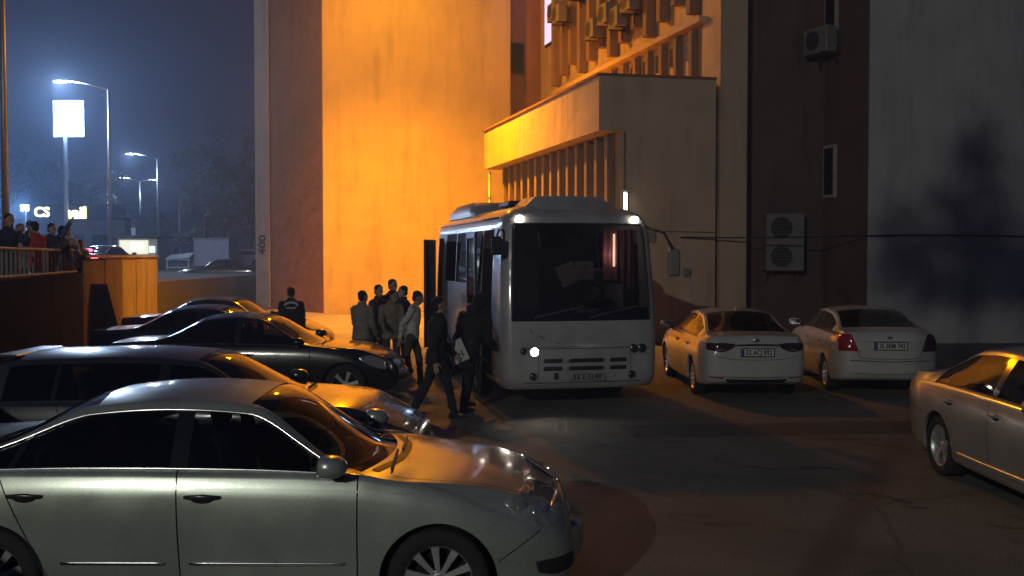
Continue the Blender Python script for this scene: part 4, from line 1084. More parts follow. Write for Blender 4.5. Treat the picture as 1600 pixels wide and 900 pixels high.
# interior
DK = M('dark bus interior', (.03, .03, .034), .8, 0, .2, 5)
m = MB(); m.box((-BL/2-.2, 0, .80), (BL-1.2, 2.1, .06)); m.build('floor_panel', DK, bus)
m = MB(); m.box((-.55, .0, 1.12), (.55, 2.0, .35), 0, .1); m.build('dashboard', DK, bus)
m = MB(); m.box((-.36, .18, 1.42), (.10, .9, .06), 0, .03); m.build('dash_shelf', M('grey dash shelf', (.22, .22, .22), .5, 0, .1, 6), bus)
m = MB(); m.box((-2.95, 0, 1.6), (.04, 2.0, 1.6)); m.build('partition', DK, bus)
seat_m = MB(); seat_m.box((0, 0, .45), (.45, .46, .14), 0, .04); seat_m.box((-.24, 0, .85), (.12, .46, .8), 0, .05); seat_me = None
for (sx, sy_) in [(-1.25, .55)] + [(-3.5-k*.8, y) for k in range(4) for y in (-.85, -.38, .38, .85)]:
    if seat_me is None: o = seat_m.build('seat', SEATM, bus); seat_me = o.data
    else: o = link('seat', seat_me, None, bus)
    o.location = (sx, sy_, .83)
wc = Vector((-.78, .55, 1.42)); m = MB(); m.tube([wc+Vector((.12*math.sin(a), .22*math.cos(a), .18*math.sin(a))) for a in [2*math.pi*q/24 for q in range(25)]], .016, 6); m.tube([wc, wc+Vector((.2, 0, -.3))], .03, 6); m.build('steering_wheel', BLACKP, bus, True)
# pink curtains and sun visor
PINK = M('pink curtain', (.42, .20, .20), .85, 0, .15, 5, .3, 30)
def curtain(x0, y0, y1, z0, z1, n=26, name='curtain', mat=PINK):
    m = MB(); a = []; b = []
    for q in range(n+1):
        f = q/n; y = y0+(y1-y0)*f; a.append(Vector((x0+.035*math.sin(f*n*.9), y, z1))); b.append(Vector((x0+.045*math.sin(f*n*.9+.3), y, z0)))
    m.rings([a, b], False, False); return m.build(name, mat, bus, True)
curtain(-.50, .44, .74, 1.90, 2.68, 20); curtain(-.56, .78, .98, 1.75, 2.68, 14)
m = MB(); m.box((-.40, .60, 2.36), (.02, .035, .5), 0, .006); m.build('cab_lamp', M('lit cab lamp', (.9, .8, .7), .4, 0, .02, 4, emit=(1, .62, .45), es=2.5), bus)
lampdata('POINT', 'cab_light', (-.37, .52, 2.30), .8, (1, .66, .52), bus, .05)
lampdata('POINT', 'cab_fill_light', (-1.30, .35, 2.60), 7.0, (1, .80, .70), bus, .08)  # added fill that brightens the cab, no lamp fitting belongs to it
PAPER = M('paper', (.52, .47, .45), .8, 0, .1, 6)
m = MB(); m.box((-.95, .02, 1.98), (.02, .30, .34), 0, .10, 0, Matrix.Rotation(R(22), 3, 'X')); m.build('paper_sheet', PAPER, bus)
m = MB(); m.box((-.97, .30, 2.04), (.02, .30, .28), 0, .004); m.build('paper_sheet', PAPER, bus)
# doors: front leaf slid back along the side, rear leaf swung out
def leaf(x0, x1, y, z0, z1, rz=0, loc=(0, 0, 0)):
    w_ = abs(x1-x0); o = MB(); cxm = 0
    for (a, b) in (((-w_/2+.035, 0, (z0+z1)/2), (.07, .045, z1-z0)), ((w_/2-.035, 0, (z0+z1)/2), (.07, .045, z1-z0)), ((0, 0, z0+.05), (w_-.14, .045, .10)), ((0, 0, z1-.05), (w_-.14, .045, .10)), ((0, 0, 1.45), (w_-.14, .045, .07))):
        o.box(a, b, 0, .006)
    d = o.build('door', M('dark door frame', (.05, .055, .075), .4, .3, .15, 8), bus); d.location = loc; d.rotation_euler = (0, 0, rz)
    for (a, b) in ((z0+.1, 1.415), (1.485, z1-.1)):
        g_ = MB(); g_.box((0, 0, (a+b)/2), (w_-.14, .012, b-a)); g_.build('door_pane', SIDEGLASS, d)
    return d
leaf(0, .76, 0, .44, 2.66, 0, (-2.10, -1.29, 0))
leaf(0, .55, 0, .44, 2.60, R(149), (-6.12, -1.38, 0))
m = MB(); m.box((-1.31, -.95, .50), (.76, .36, .06), 0, .01); m.box((-1.31, -.72, .66), (.76, .3, .06), 0, .01); m.build('step', DARKM, bus)
# mirrors
m = MB(); m.tube([(-.42, 1.12, 2.72), (-.12, 1.30, 2.62), (-.02, 1.42, 2.35)], .022, 6); o = m.build('mirror_arm', BLACKP, bus, True)
m = MB(); m.box((-.04, 1.43, 2.17), (.10, .19, .42), 0, .03); mo = m.build('mirror', WHITEP, bus)
m = MB(); m.box((-.093, 1.43, 2.17), (.006, .16, .37)); m.build('mirror_glass', M('mirror glass', (.8, .8, .8), .03, 1, .02, 4), mo)
m = MB(); m.tube([(-.42, -1.12, 2.66), (-.18, -1.24, 2.66), (-.08, -1.30, 2.55)], .02, 6); m.box((-.06, -1.30, 2.42), (.08, .17, .27), 0, .03); m.build('mirror', BLACKP, bus)
m = MB()
for y0 in (-.75, .1):
    m = MB(); m.tube([bfront(y0, 1.36, .03), bfront(y0+.35, 1.44, .035), bfront(y0+.75, 1.52, .03)], .016, 5); m.build('wiper', M('dull wiper metal', (.10, .10, .105), .5, .4, .2, 9), bus)
lampdata('SPOT', 'headlamp_light', bfront(-.74, .86)+Vector((.10, 0, 0)), 14, (1, .85, .68), bus, .05, (R(84), 0, R(90-180)), 110, .8)
# ================================================================ people
def skinmat(i): return M('skin %d' % i, [(.36, .22, .15), (.30, .18, .12), (.42, .27, .19)][i % 3], .55, 0, .12, 18)
def cloth(name, c, var=.2): return M(name, c, .9, 0, var, 9, .4, 90)
HAIR = M('dark hair', (.012, .010, .009), .7, 0, .4, 40, .6, 150)
EYE = M('eye', (.03, .025, .02), .2, 0, .1, 5)
PENDING = []
def remesh(mb, name, mat, parent, voxel, smooth=3, wrinkle=0.0, wscale=9.0, seed=0, cut=None):
    me = bpy.data.meshes.new(name); me.from_pydata(mb.v, [], mb.f); me.update()
    bm = bmesh.new(); bm.from_mesh(me); bmesh.ops.recalc_face_normals(bm, faces=bm.faces); bm.to_mesh(me); bm.free()
    o = bpy.data.objects.new('tmp', me)
    md = o.modifiers.new('r', 'REMESH'); md.mode = 'VOXEL'; md.voxel_size = voxel; md.use_smooth_shade = True
    if smooth:
        sm = o.modifiers.new('s', 'SMOOTH'); sm.factor = .5; sm.iterations = smooth
    PENDING.append((o, name, mat, parent, wrinkle, wscale, seed))
def finish_remesh():
    """voxel-merge every figure's pieces in one evaluation, then link the results"""
    for p in PENDING: col.objects.link(p[0])
    dg = bpy.context.evaluated_depsgraph_get(); outs = [bpy.data.meshes.new_from_object(p[0].evaluated_get(dg)) for p in PENDING]
    for (o, name, mat, parent, wrinkle, wscale, seed), out in zip(PENDING, outs):
        if wrinkle:
            off = Vector((seed*3.1, seed*1.7, seed*.9))
            def wr(co):
                p = co*wscale; n1 = noise.noise(Vector((p.x, p.y, p.z*1.9))+off); n2 = noise.noise(co*wscale*2.6+off)
                return wrinkle*(n1 - .5*abs(n1) + .35*n2)
            push(out, wr)
        out.polygons.foreach_set('use_smooth', [True]*len(out.polygons)); out.name = name
        link(name, out, mat, parent)
    for p in PENDING:
        me = p[0].data; bpy.data.objects.remove(p[0]); bpy.data.meshes.remove(me)
    PENDING.clear()
def cap_(mb, p, q, r1, r2, seg=10):
    p, q = Vector(p), Vector(q); d = (q-p); n = 5
    mb.tube([p + d*(i/n) for i in range(n+1)], [r1+(r2-r1)*i/n for i in range(n+1)], seg); mb.ell(p, (r1, r1, r1), None, 10, 8); mb.ell(q, (r2, r2, r2), None, 10, 8)
def loft(mb, rings, seg=16):
    """rings: (centre, half-depth along fwd, half-width along side, fwd, side)"""
    rs = []
    for c, a, b, f, s in rings: rs.append([c + f*(a*math.cos(2*math.pi*j/seg)) + s*(b*math.sin(2*math.pi*j/seg)) for j in range(seg)])
    mb.rings(rs)
def rotv(v, axis, deg): return Matrix.Rotation(R(deg), 3, axis) @ v
def person(label, loc, rz, h=1.75, lean=2, head=(0, 0), arms=((5, 8, 12), (5, 8, 12)), legs=((0, 0), (0, 0)), twist=0, top=None, topk='jacket', trousers=None, shoe=None, skin=0, seed=1, voxel=.014, sit=False, hood=False, hair=True, capm=None, hairm=None, group=None, longhair=False, hand_detail=True, build_=1.0):
    S = h/1.75; root = empty('person', loc, rz); tag(root, label, 'person', group)
    up = rotv(Vector((0, 0, 1)), 'Y', lean); F = rotv(Vector((1, 0, 0)), 'Y', lean); Lf = Vector((0, 1, 0))
    # legs forward kinematics
    J = {}
    feet = []
    for nm, sy, (hip, knee) in (('l', 1, legs[0]), ('r', -1, legs[1])):
        hp = Vector((0, sy*.095*S, 0)); td = rotv(Vector((0, 0, -1)), 'Y', -hip); kn = hp + td*.435*S; sd_ = rotv(td, 'Y', knee); an = kn + sd_*.42*S
        J[nm] = (hp, kn, an, sd_); feet.append(an.z - .075*S)
    pz = -min(feet) if not sit else .52*S
    pel = Vector((0, 0, pz)); 
    chest = pel + up*.36*S; sh = pel + up*.50*S; nk = pel + up*.555*S; hc = pel + up*.70*S + F*.02*S
    tw = Matrix.Rotation(R(twist), 3, up); Ls = tw @ Lf; Fs = tw @ F
    hd = Matrix.Rotation(R(twist+head[0]), 3, 'Z') @ Matrix.Rotation(R(lean*.6+head[1]), 3, 'Y')
    nvec = hd @ Vector((1, 0, 0)); hup = hd @ Vector((0, 0, 1)); hl = hd @ Vector((0, 1, 0))
    hc = nk + hup*.135*S + nvec*.022*S
    A = {}
    for nm, sy, (fw, ab, el) in (('l', 1, arms[0]), ('r', -1, arms[1])):
        s0 = sh + Ls*(sy*.172*S*build_) - up*.048*S
        d1 = (-up).copy(); d1 = Matrix.Rotation(R(-fw), 3, Ls) @ d1; d1 = Matrix.Rotation(R(sy*ab), 3, Fs) @ d1
        e = s0 + d1*.295*S; d2 = Matrix.Rotation(R(-el), 3, Ls) @ d1; d2 = (d2 - Ls*sy*(.35*min(1, max(0, el)/60))).normalized() if el > 25 else d2
        w = e + d2*.255*S; A[nm] = (s0, e, w, d2)
    B = build_
    # ---- body: one continuous figure
    b = MB()
    loft(b, [(pel-up*.08*S, .085*S, .13*S, F, Lf), (pel+up*.02*S, .11*S, .155*S, F, Lf), (pel+up*.16*S, .095*S, .135*S, F, Lf), (chest, .115*S, .165*S, Fs, Ls), (sh-up*.02*S, .10*S, .175*S, Fs, Ls), (sh+up*.05*S, .06*S, .09*S, Fs, Ls)])
    cap_(b, nk-up*.05*S, hc-hup*.04*S, .056*S, .052*S)
    b.ell(hc+hup*.03*S-nvec*.012*S, (.098*S, .077*S, .095*S), hd); b.ell(hc-hup*.035*S+nvec*.015*S, (.078*S, .062*S, .085*S), hd)
    b.ell(hc-hup*.092*S+nvec*.045*S, (.034*S, .036*S, .026*S), hd)                     # chin
    cap_(b, hc+hup*.005*S+nvec*.088*S, hc-hup*.028*S+nvec*.112*S, .010*S, .016*S, 8)    # nose
    cap_(b, hc+hup*.028*S+nvec*.082*S+hl*.035*S, hc+hup*.028*S+nvec*.082*S-hl*.035*S, .013*S, .013*S, 8)  # brow
    cap_(b, hc-hup*.060*S+nvec*.086*S+hl*.018*S, hc-hup*.060*S+nvec*.086*S-hl*.018*S, .011*S, .011*S, 8)  # lips
    for sy in (1, -1): b.ell(hc+hl*(sy*.080*S)-nvec*.005*S-hup*.005*S, (.022*S, .012*S, .034*S), hd)
    for nm in 'lr':
        s0, e, w, d2 = A[nm]; sy = 1 if nm == 'l' else -1
        cap_(b, s0, e, .050*S, .040*S); cap_(b, e, w, .040*S, .029*S)
        side = Fs - d2*Fs.dot(d2); side = side.normalized() if side.length > .1 else up; nrm = d2.cross(side).normalized()
        rot = Matrix((d2, side, nrm)).transposed()
        b.ell(w+d2*.055*S, (.058*S, .040*S, .017*S), rot)
        for q in range(4):
            base = w+d2*.095*S+side*((q-1.5)*.021*S); ln = (.072, .082, .076, .058)[q]*S; bend = nrm*(-sy)*.35
            k1 = base + (d2+bend*.6).normalized()*ln*.5; k2 = k1 + (d2+bend*2.2).normalized()*ln*.5
            cap_(b, base, k1, .0095*S, .0088*S, 6); cap_(b, k1, k2, .0088*S, .0075*S, 6)
        tb = w+d2*.03*S+side*.036*S; t1 = tb+(d2*.8+side*.7).normalized()*.045*S; t2 = t1+(d2+side*.15-nrm*sy*.3).normalized()*.032*S
        cap_(b, tb, t1, .012*S, .011*S, 6); cap_(b, t1, t2, .011*S, .009*S, 6)
    for nm in 'lr':
        hp, kn, an, sd_ = J[nm]; cap_(b, pel+hp, pel+kn, .075*S, .052*S); cap_(b, pel+kn, pel+an, .050*S, .036*S)
        b.ell(pel+an+Vector((.05*S, 0, -.04*S)), (.11*S, .038*S, .032*S))
    remesh(b, 'body', skinmat(skin), root, voxel*.72, 2)
    for sy in (1, -1):
        e_ = MB(); e_.ell(hc+hup*.008*S+nvec*.086*S+hl*(sy*.031*S), (.010*S, .013*S, .008*S), hd, 8, 6); e_.build('eye', EYE, root, True)
    # ---- top
    t = MB(); ex = .028 if topk in ('jacket', 'hood') else .014
    low = -.06 if topk == 'shirt' else -.14
    if topk == 'coat': low, ex = -.34, .035
    fl = .0 if topk == 'shirt' else .012
    loft(t, [(pel+up*low*S, (.115+ex+fl)*S*B, (.158+ex+fl)*S*B, F, Lf), (pel+up*(.04)*S, (.112+ex)*S*B, (.155+ex)*S*B, F, Lf), (pel+up*.17*S, (.105+ex)*S*B, (.142+ex)*S*B, F, Lf), (chest, (.122+ex)*S*B, (.168+ex)*S*B, Fs, Ls), (sh-up*.05*S, (.108+ex)*S*B, (.176+ex*.7)*S*B, Fs, Ls), (sh+up*.012*S, (.092+ex*.5)*S, (.135+ex*.5)*S*B, Fs, Ls), (sh+up*.045*S, (.074+ex*.3)*S, (.09+ex*.3)*S, Fs, Ls), (nk+up*.015*S, .066*S, .066*S, Fs, Ls)])
    for nm in 'lr':
        s0, e, w, d2 = A[nm]
        cap_(t, s0, e, (.058+ex*.75)*S, (.048+ex*.7)*S)
        if topk == 'shirt_short':
            pass
        else: cap_(t, e, w-d2*.01*S, (.047+ex*.7)*S, (.036+ex*.55)*S)
    if topk != 'shirt':
        t.lathe([(.062*S, 0), (.078*S, 0), (.082*S, .045*S), (.066*S, .05*S), (.062*S, 0)], 14, nk+up*.0, 'Z')
    remesh(t, {'shirt': 'shirt', 'coat': 'coat'}.get(topk, 'jacket'), top, root, voxel, 3, .016*S, 8.0, seed)
    if hood:
        hm = MB(); hm.ell(hc+hup*.02*S-nvec*.025*S, (.122*S, .108*S, .14*S), hd); hm.ell(nk-F*.07*S+up*.02*S, (.10*S, .14*S, .07*S)); remesh(hm, 'hood', top, root, voxel, 3, .008, 12, seed)
    # ---- trousers
    t = MB()
    loft(t, [(pel-up*.10*S, .112*S*B, .16*S*B, F, Lf), (pel+up*.0*S, .122*S*B, .165*S*B, F, Lf), (pel+up*.08*S, .112*S*B, .152*S*B, F, Lf)])
    for nm in 'lr':
        hp, kn, an, sd_ = J[nm]; cap_(t, pel+hp-up*.02*S, pel+kn, .094*S, .070*S); cap_(t, pel+kn, pel+an+Vector((0, 0, .0)), .068*S, .060*S)
    remesh(t, 'trousers', trousers, root, voxel, 3, .013*S, 9.0, seed+5)
    for nm in 'lr':
        hp, kn, an, sd_ = J[nm]; an = pel+an; t = MB(); pit = math.atan2(-sd_.x, -sd_.z)*.55
        rot = Matrix.Rotation(-pit*0, 3, 'Y'); 
        for (x, z, rx, ry, rzz) in ((-.035, -.035, .05, .042, .045), (.05, -.045, .07, .046, .033), (.13, -.052, .062, .047, .026), (0, .01, .046, .042, .06)):
            t.ell(an+rot @ Vector((x*S, 0, z*S)), (rx*S, ry*S, rzz*S), None, 12, 8)
        t.box(an+Vector((.045*S, 0, -.067*S)), (.255*S, .085*S, .022*S), 0, .008)
        remesh(t, 'shoe', shoe or cloth('black leather', (.015, .014, .014), .1), root, voxel*.8, 2)
    if capm is not None:
        hm = MB(); hm.ell(hc+hup*.055*S-nvec*.01*S, (.108*S, .088*S, .075*S), hd); hm.ell(hc+hup*.045*S+nvec*.10*S, (.075*S, .07*S, .012*S), hd); remesh(hm, 'cap', capm, root, voxel*.8, 2)
    elif hair and not hood:
        hm = MB(); hm.ell(hc+hup*.052*S-nvec*.030*S, (.098*S, .087*S, .084*S), hd); hm.ell(hc-hup*.012*S-nvec*.054*S, (.060*S, .077*S, .074*S), hd)
        if longhair: hm.ell(hc-hup*.09*S-nvec*.07*S, (.05*S, .085*S, .14*S), hd)
        remesh(hm, 'hair', hairm or HAIR, root, voxel*.8, 1, .006, 30, seed)
    return root, dict(pel=pel, A=A, sh=sh, up=up, F=F, chest=chest, hc=hc, S=S)
BLK = cloth('black uniform cloth', (.016, .017, .020)); BLK2 = cloth('black jacket cloth', (.012, .012, .013)); CHAR = cloth('charcoal cloth', (.04, .04, .042))
WSH = cloth('white shirt cloth', (.52, .50, .47), .08); GRY = cloth('grey beige jacket cloth', (.24, .21, .17)); KHA = cloth('dark khaki cloth', (.055, .05, .035)); NAVY = cloth('navy cloth', (.02, .025, .05)); TAN = cloth('tan vest cloth', (.20, .17, .13))
WSHOE = cloth('white shoe', (.55, .53, .5), .08); JEAN = cloth('dark jeans', (.04, .05, .08))
grp = 'people walking to the bus'
# man in black striding to the bus door
person('man in black clothes striding towards the bus door, nearest the camera', (-1.10, 15.06, 0), R(12), 1.80, 3, (0, -2), ((18, 8, 30), (-16, 8, 25)), ((-16, 12), (20, 8)), 0, BLK, 'jacket', BLK, None, 0, 1, .013, group=grp)
# big dark figure stepping up, leaning forward, with a white board
_, d2 = person('heavily built figure in dark hooded jacket leaning into the bus doorway', (-.72, 15.70, 0), R(40), 1.84, 24, (0, 12), ((40, 6, 35), (34, 4, 45)), ((26, 40), (-4, 4)), 10, BLK2, 'coat', BLK2, None, 1, 2, .013, hood=True, group=grp, build_=1.34)
# white-shirt man, hands behind his back
person('man in white shirt and dark trousers with hands behind his back', (-1.82, 18.95, 0), R(-8), 1.74, 5, (0, 16), ((-28, 10, 22), (-30, 12, 26)), ((14, 10), (-14, 10)), 0, WSH, 'shirt', KHA, WSHOE, 1, 3, .014, group=grp)
person('man in grey beige jacket seen from behind, leftmost of the group', (-2.86, 19.7, 0), R(70), 1.70, 3, (-20, 4), ((20, 6, 40), (12, 8, 30)), ((4, 4), (-6, 6)), 0, GRY, 'jacket', JEAN, None, 0, 4, .015, group=grp)
person('short haired man behind the grey beige jacket, second from the left of the group', (-2.72, 20.9, 0), R(-30), 1.78, 3, (-20, 6), ((15, 6, 20), (15, 6, 20)), ((4, 4), (-4, 4)), 0, CHAR, 'jacket', CHAR, None, 2, 5, .016, group=grp)
person('tallest man at the back of the group in dark jacket', (-2.48, 21.4, 0), R(-60), 1.88, 3, (10, 4), ((15, 6, 20), (15, 6, 20)), ((4, 4), (-4, 4)), 0, BLK, 'jacket', CHAR, None, 0, 6, .016, group=grp)
person('man in open dark waistcoat in the middle of the group', (-2.30, 19.8, 0), R(-75), 1.72, 4, (40, 10), ((20, 8, 30), (35, 12, 40)), ((6, 6), (-6, 6)), 0, TAN, 'jacket', KHA, None, 1, 7, .015, group=grp)
person('man in black jacket just left of the white shirt, looking sideways', (-2.14, 20.8, 0), R(190), 1.76, 3, (20, 2), ((15, 6, 20), (15, 6, 20)), ((4, 4), (-4, 4)), 0, BLK2, 'jacket', CHAR, None, 2, 8, .016, group=grp)
# security man between the parked cars, white print on his back
g_root, gd = person('security man with white round print on the back of his black jacket', (-4.58, 21.55, 0), R(100), 1.72, 12, (10, 12), ((20, 10, 30), (20, 10, 30)), ((4, 6), (-4, 6)), 0, BLK2, 'jacket', BLK2, None, 0, 9, .014, build_=1.12)
PRINT = M('white jacket print', (.55, .55, .55), .8, 0, .15, 20)
gc = gd['chest'] + gd['up']*.02 - gd['F']*.185
Bm = Matrix((Vector((0, -1, 0)), gd['up'], -gd['F'])).transposed()
m = MB()
for q in range(9):
    a = R(160 - q*17.5); ce = Vector((.135*math.cos(a), .075*math.sin(a), 0)); m.box(gc + Bm @ ce, (.036, .042, .012), 0, 0, 0, Bm @ Matrix.Rotation(a-math.pi/2, 3, 'Z'))
for q in range(7): m.box(gc + Bm @ Vector((-.09+q*.03, -.045+.012*abs(q-3)/3, 0)), (.024, .034, .012), 0, 0, 0, Bm)
m.build('jacket_print', PRINT, g_root)
# white board under the big man's arm
o = MB(); o.box((0, 0, 0), (.28, .018, .34), 0, .004); bd = o.build('clipboard', M('white board', (.55, .55, .54), .5, 0, .06, 8)); bd.location = (-.82, 15.36, .93); bd.rotation_euler = (R(4), R(-24), R(6))
tag(bd, 'white board with dark handle held by the man in the hooded jacket', 'board')
o = MB(); o.box((.07, -.011, -.05), (.02, .01, .10), 0, .003); o.build('handle_slot', BLACKP, bd)
# driver at the wheel
pv = bus.matrix_world if False else (Matrix.Translation(bus.location) @ Matrix.Rotation(R(-77), 4, 'Z'))
q = pv @ Vector((-1.22, .55, .78))
person('bus driver in dark clothes bent over the steering wheel', (q.x, q.y, q.z), R(-77), 1.66, 34, (-45, 15), ((60, 10, 40), (50, 8, 50)), ((85, 85), (82, 80)), 0, CHAR, 'jacket', CHAR, None, 0, 11, .016, sit=True)
# onlookers behind the railing
RED = cloth('red shirt cloth', (.42, .03, .03)); BLU = cloth('blue cloth', (.05, .08, .22)); PALE = cloth('pale cloth', (.38, .36, .33)); FAIR = M('light brown hair', (.16, .10, .05), .7, 0, .3, 30)
def crowd(px, D, z, label, rz, **kw):
    person(label, ((px-800)/1300*D, D*K, z), R(rz), kw.pop('h', 1.72), kw.pop('lean', 6), kw.pop('head', (0, 5)), kw.pop('arms', ((30, 10, 60), (30, 10, 60))), ((0, 2), (0, 2)), 0, kw.pop('top', NAVY), 'jacket', CHAR, None, kw.pop('skin', 0), kw.pop('seed', 3), .02, group='onlookers behind the railing', **kw)
crowd(12, 14.6, 1.4, 'onlooker in dark blue standing at the left edge of the picture', -40, top=NAVY, h=1.70, seed=21, arms=((60, 15, 60), (30, 10, 60)))
crowd(32, 16.6, 1.4, 'onlooker in pale shirt half hidden between dark ones', -60, top=PALE, h=1.60, seed=22)
crowd(60, 15.9, 1.4, 'onlooker in red shirt turned away behind the railing', 150, top=RED, h=1.62, seed=23, lean=8)
crowd(46, 17.9, 1.4, 'onlooker in dark blue cap behind the red shirt', -50, top=NAVY, h=1.72, seed=28, capm=BLU)
crowd(78, 16.9, 1.4, 'onlooker in dark clothes beside the red shirt', -30, top=NAVY, h=1.62, seed=24, arms=((40, 10, 80), (40, 10, 80)))
crowd(88, 17.2, 1.4, 'onlooker in dark blue leaning on the railing with one arm raised', -20, top=BLU, h=1.60, seed=25, lean=16, arms=((20, 10, 40), (150, 15, 20)))
crowd(104, 18.2, 1.4, 'fair haired onlooker at the right end of the railing', -50, top=PALE, h=1.62, seed=26, hairm=FAIR, longhair=True)
crowd(124, 19.6, 1.4, 'small onlooker in grey bending down near the red tail light', -50, top=GRY, h=1.36, seed=27, lean=18)

finish_remesh()
# ================================================================ street beyond
SG_ = 1.4
def px(x, D): return (x-800)/FPX*D
def pz(y, D): return 2.35 + (400-y)/FPX*D
WHITE_L = (.60, .76, 1.0)
LEDM = M('lit street lamp', (.9, .9, .9), .4, 0, .02, 5, emit=(.60, .78, 1.0), es=40.0)
def street_lamp(label, base, ztop, arms, energy, r=.075, heads_lit=True):
    o = empty('street_lamp', (base[0], base[1], base[2])); tag(o, label, 'street lamp', 'street lamps along the road')
    H = ztop-base[2]
    m = MB(); m.tube([(0, 0, 0), (0, 0, H*.5), (0, 0, H)], [r*1.3, r, r*.7], 10); m.build('pole', METAL, o, True)
    m = MB(); m.box((0, 0, .15), (r*5, r*5, .3), 0, .03); m.build('base', METAL, o)
    for (dx, dz, lit) in arms:
        m = MB(); m.tube([(0, 0, H-.05), (dx*.5, 0, H+dz*.6), (dx, 0, H+dz)], [r*.6, r*.5, r*.45], 8); m.build('arm', METAL, o, True)
        sx = math.copysign(1, dx)
        m = MB(); m.box((dx+sx*.35, 0, H+dz+.02), (.85, .30, .12), 0, .04); hd = m.build('lamp_head', METAL, o)
        if lit:
            m = MB(); m.box((dx+sx*.38, 0, H+dz-.055), (.6, .24, .04), 0, .01); m.build('lamp_glass', LEDM, hd)
            lampdata('POINT', 'lamp_light', (dx+sx*.38, 0, H+dz-.2), energy, WHITE_L, o, .12)
    return o
# near tall pole at the left edge (runs out of the picture)
D = 24*K; street_lamp('tall bare pole at the very left edge of the picture', (px(10, D), D, SG_), 13.0, [(-1.8, .3, False)], 0, .085)
D = 45*K; street_lamp('nearest street lamp glaring white above the bright square sign', (px(173, D), D, SG_), pz(140, D), [(-2.2, .42, True)], 3200, .10)
D = 77*K; street_lamp('second street lamp, right of the bright square sign', (px(248, D), D, SG_), pz(248, D), [(-2.2, .45, True)], 1800, .11)
D = 113*K; street_lamp('farthest street lamp nearest the tower block', (px(281, D), D, SG_), pz(296, D), [(-2.6, .3, False)], 0, .12)
D = 100*K; street_lamp('double armed street lamp far down the road', (px(220, D), D, SG_), pz(284, D), [(-1.7, .5, True), (1.5, .25, True)], 500, .12)
# bright square sign on a pole
D = 62*K; ls = empty('lit_sign', (px(104, D), D, SG_)); tag(ls, 'blank glowing white square sign on a tall pole', 'sign')
zt, zb_ = pz(158, D)-SG_, pz(215, D)-SG_; w_ = 48/FPX*D
m = MB(); m.tube([(0, .1, 0), (0, .1, zb_+.1)], .16, 10); m.build('pole', M('blue white pole', (.45, .47, .55), .4, .2, .1, 5), ls, True)
m = MB(); m.box((.33, .1, (zt+zb_)/2), (w_, .3, zt-zb_), 0, .04); fr = m.build('sign_box', METAL, ls)
m = MB(); m.box((.33, -.07, (zt+zb_)/2), (w_-.08, .03, zt-zb_-.08), 0, .01); m.build('sign_face', M('lit sign face', (.9, .9, .9), .4, 0, .02, 2, emit=(.38, .62, 1.0), es=55.0), fr)
# shop with yellow letters and a blue white floodlight
D = 60*K; sh_ = empty('roadside_shop', (px(68, D), D+3, SG_)); tag(sh_, 'dark roadside shop with glowing yellow letters behind the onlookers', 'building')
m = MB(); m.box((0, .75, 1.9), (9.5, 1.3, 3.8), 0, .03); m.build('wall', M('dark shop wall', (.10, .10, .12), .8, 0, .2, 2), sh_)
m = MB(); m.box((0, .02, 4.25), (9.6, .3, 1.1), 0, .03); m.build('fascia', M('dark fascia', (.04, .04, .06), .5, 0, .1, 3), sh_)
YL = M('lit yellow letters', (.8, .8, .4), .4, 0, .02, 5, emit=(1, .95, .42), es=4.5)
RX = Matrix.Rotation(R(90), 4, 'X')
text_obj('sign_letters', 'CS', 1.0, YL, sh_, Matrix.Translation((-1.35, -.16, 4.2)) @ RX, .03, bold=.02)
text_obj('sign_letters', 'nail', 1.25, YL, sh_, Matrix.Translation((1.15, -.16, 4.15)) @ RX, .03, bold=.03)
for k in range(4):
    m = MB(); m.box((-3.5+k*2.2, .07, 1.5), (1.7, .06, 2.2), 0, .02); f_ = m.build('shop_window', FR, sh_); m = MB(); m.box((-3.5+k*2.2, .03, 1.5), (1.55, .03, 2.05)); m.build('pane', GLASS_D, f_)
D = 52*K; fl = empty('floodlight', (px(42, D), D, SG_)); tag(fl, 'blue white floodlight glaring above the onlookers', 'floodlight')
zz = pz(325, D)-SG_
m = MB(); m.tube([(0, 0, 0), (0, 0, zz)], .05, 8); m.build('pole', METAL, fl, True)
m = MB(); m.box((0, -.05, zz), (.55, .2, .42), 0, .03); hd = m.build('housing', DARKM, fl)
m = MB(); m.box((0, -.16, zz), (.48, .03, .36), 0, .01); m.build('lens', M('lit floodlight lens', (.9, .9, .9), .4, 0, .02, 2, emit=(.45, .72, 1.0), es=60.0), hd)
lampdata('SPOT', 'flood_light', (0, -.35, zz), 4500, (.35, .60, 1.0), fl, .15, (R(83), 0, R(180+10)), 80, .5)
# cream kiosk
def kiosk(label, name, x0, x1, D, h, mat, roofm, over=.25, z0=SG_, d=2.6):
    D = D*K; xa, xb = px(x0, D), px(x1, D); o = empty(name, ((xa+xb)/2, D, z0)); tag(o, label, 'kiosk'); w = xb-xa
    m = MB(); m.box((0, d/2, h/2), (w, d, h), 0, .02); m.build('wall', mat, o)
    m = MB(); m.box((0, d/2, h+.08), (w+2*over, d+2*over, .16), 0, .03); m.build('roof', roofm, o)
    return o, w
KM = M('kiosk cream paint', (.55, .52, .40), .6, 0, .08, 3, emit=(1, .93, .66), es=.0)
k1, w = kiosk('cream roadside kiosk with lit white sign above the concrete wall', 'kiosk', 184, 246, 57, 2.2, KM, M('dark green roof', (.03, .045, .035), .7, 0, .2, 3))
LS = M('lit kiosk sign', (.8, .85, .9), .4, 0, .02, 2, emit=(.70, .90, 1.0), es=1.6); LSY = M('lit kiosk front', (.8, .8, .7), .4, 0, .05, 2, emit=(1, .95, .66), es=.75)
m = MB(); m.box((-.22, -.04, 1.55), (1.95, .05, .95), 0, .01); f_ = m.build('front_panel', LSY, k1)
m = MB(); m.box((.02, -.08, 1.60), (.85, .03, .42), 0, .01); m.build('sign', LS, f_)
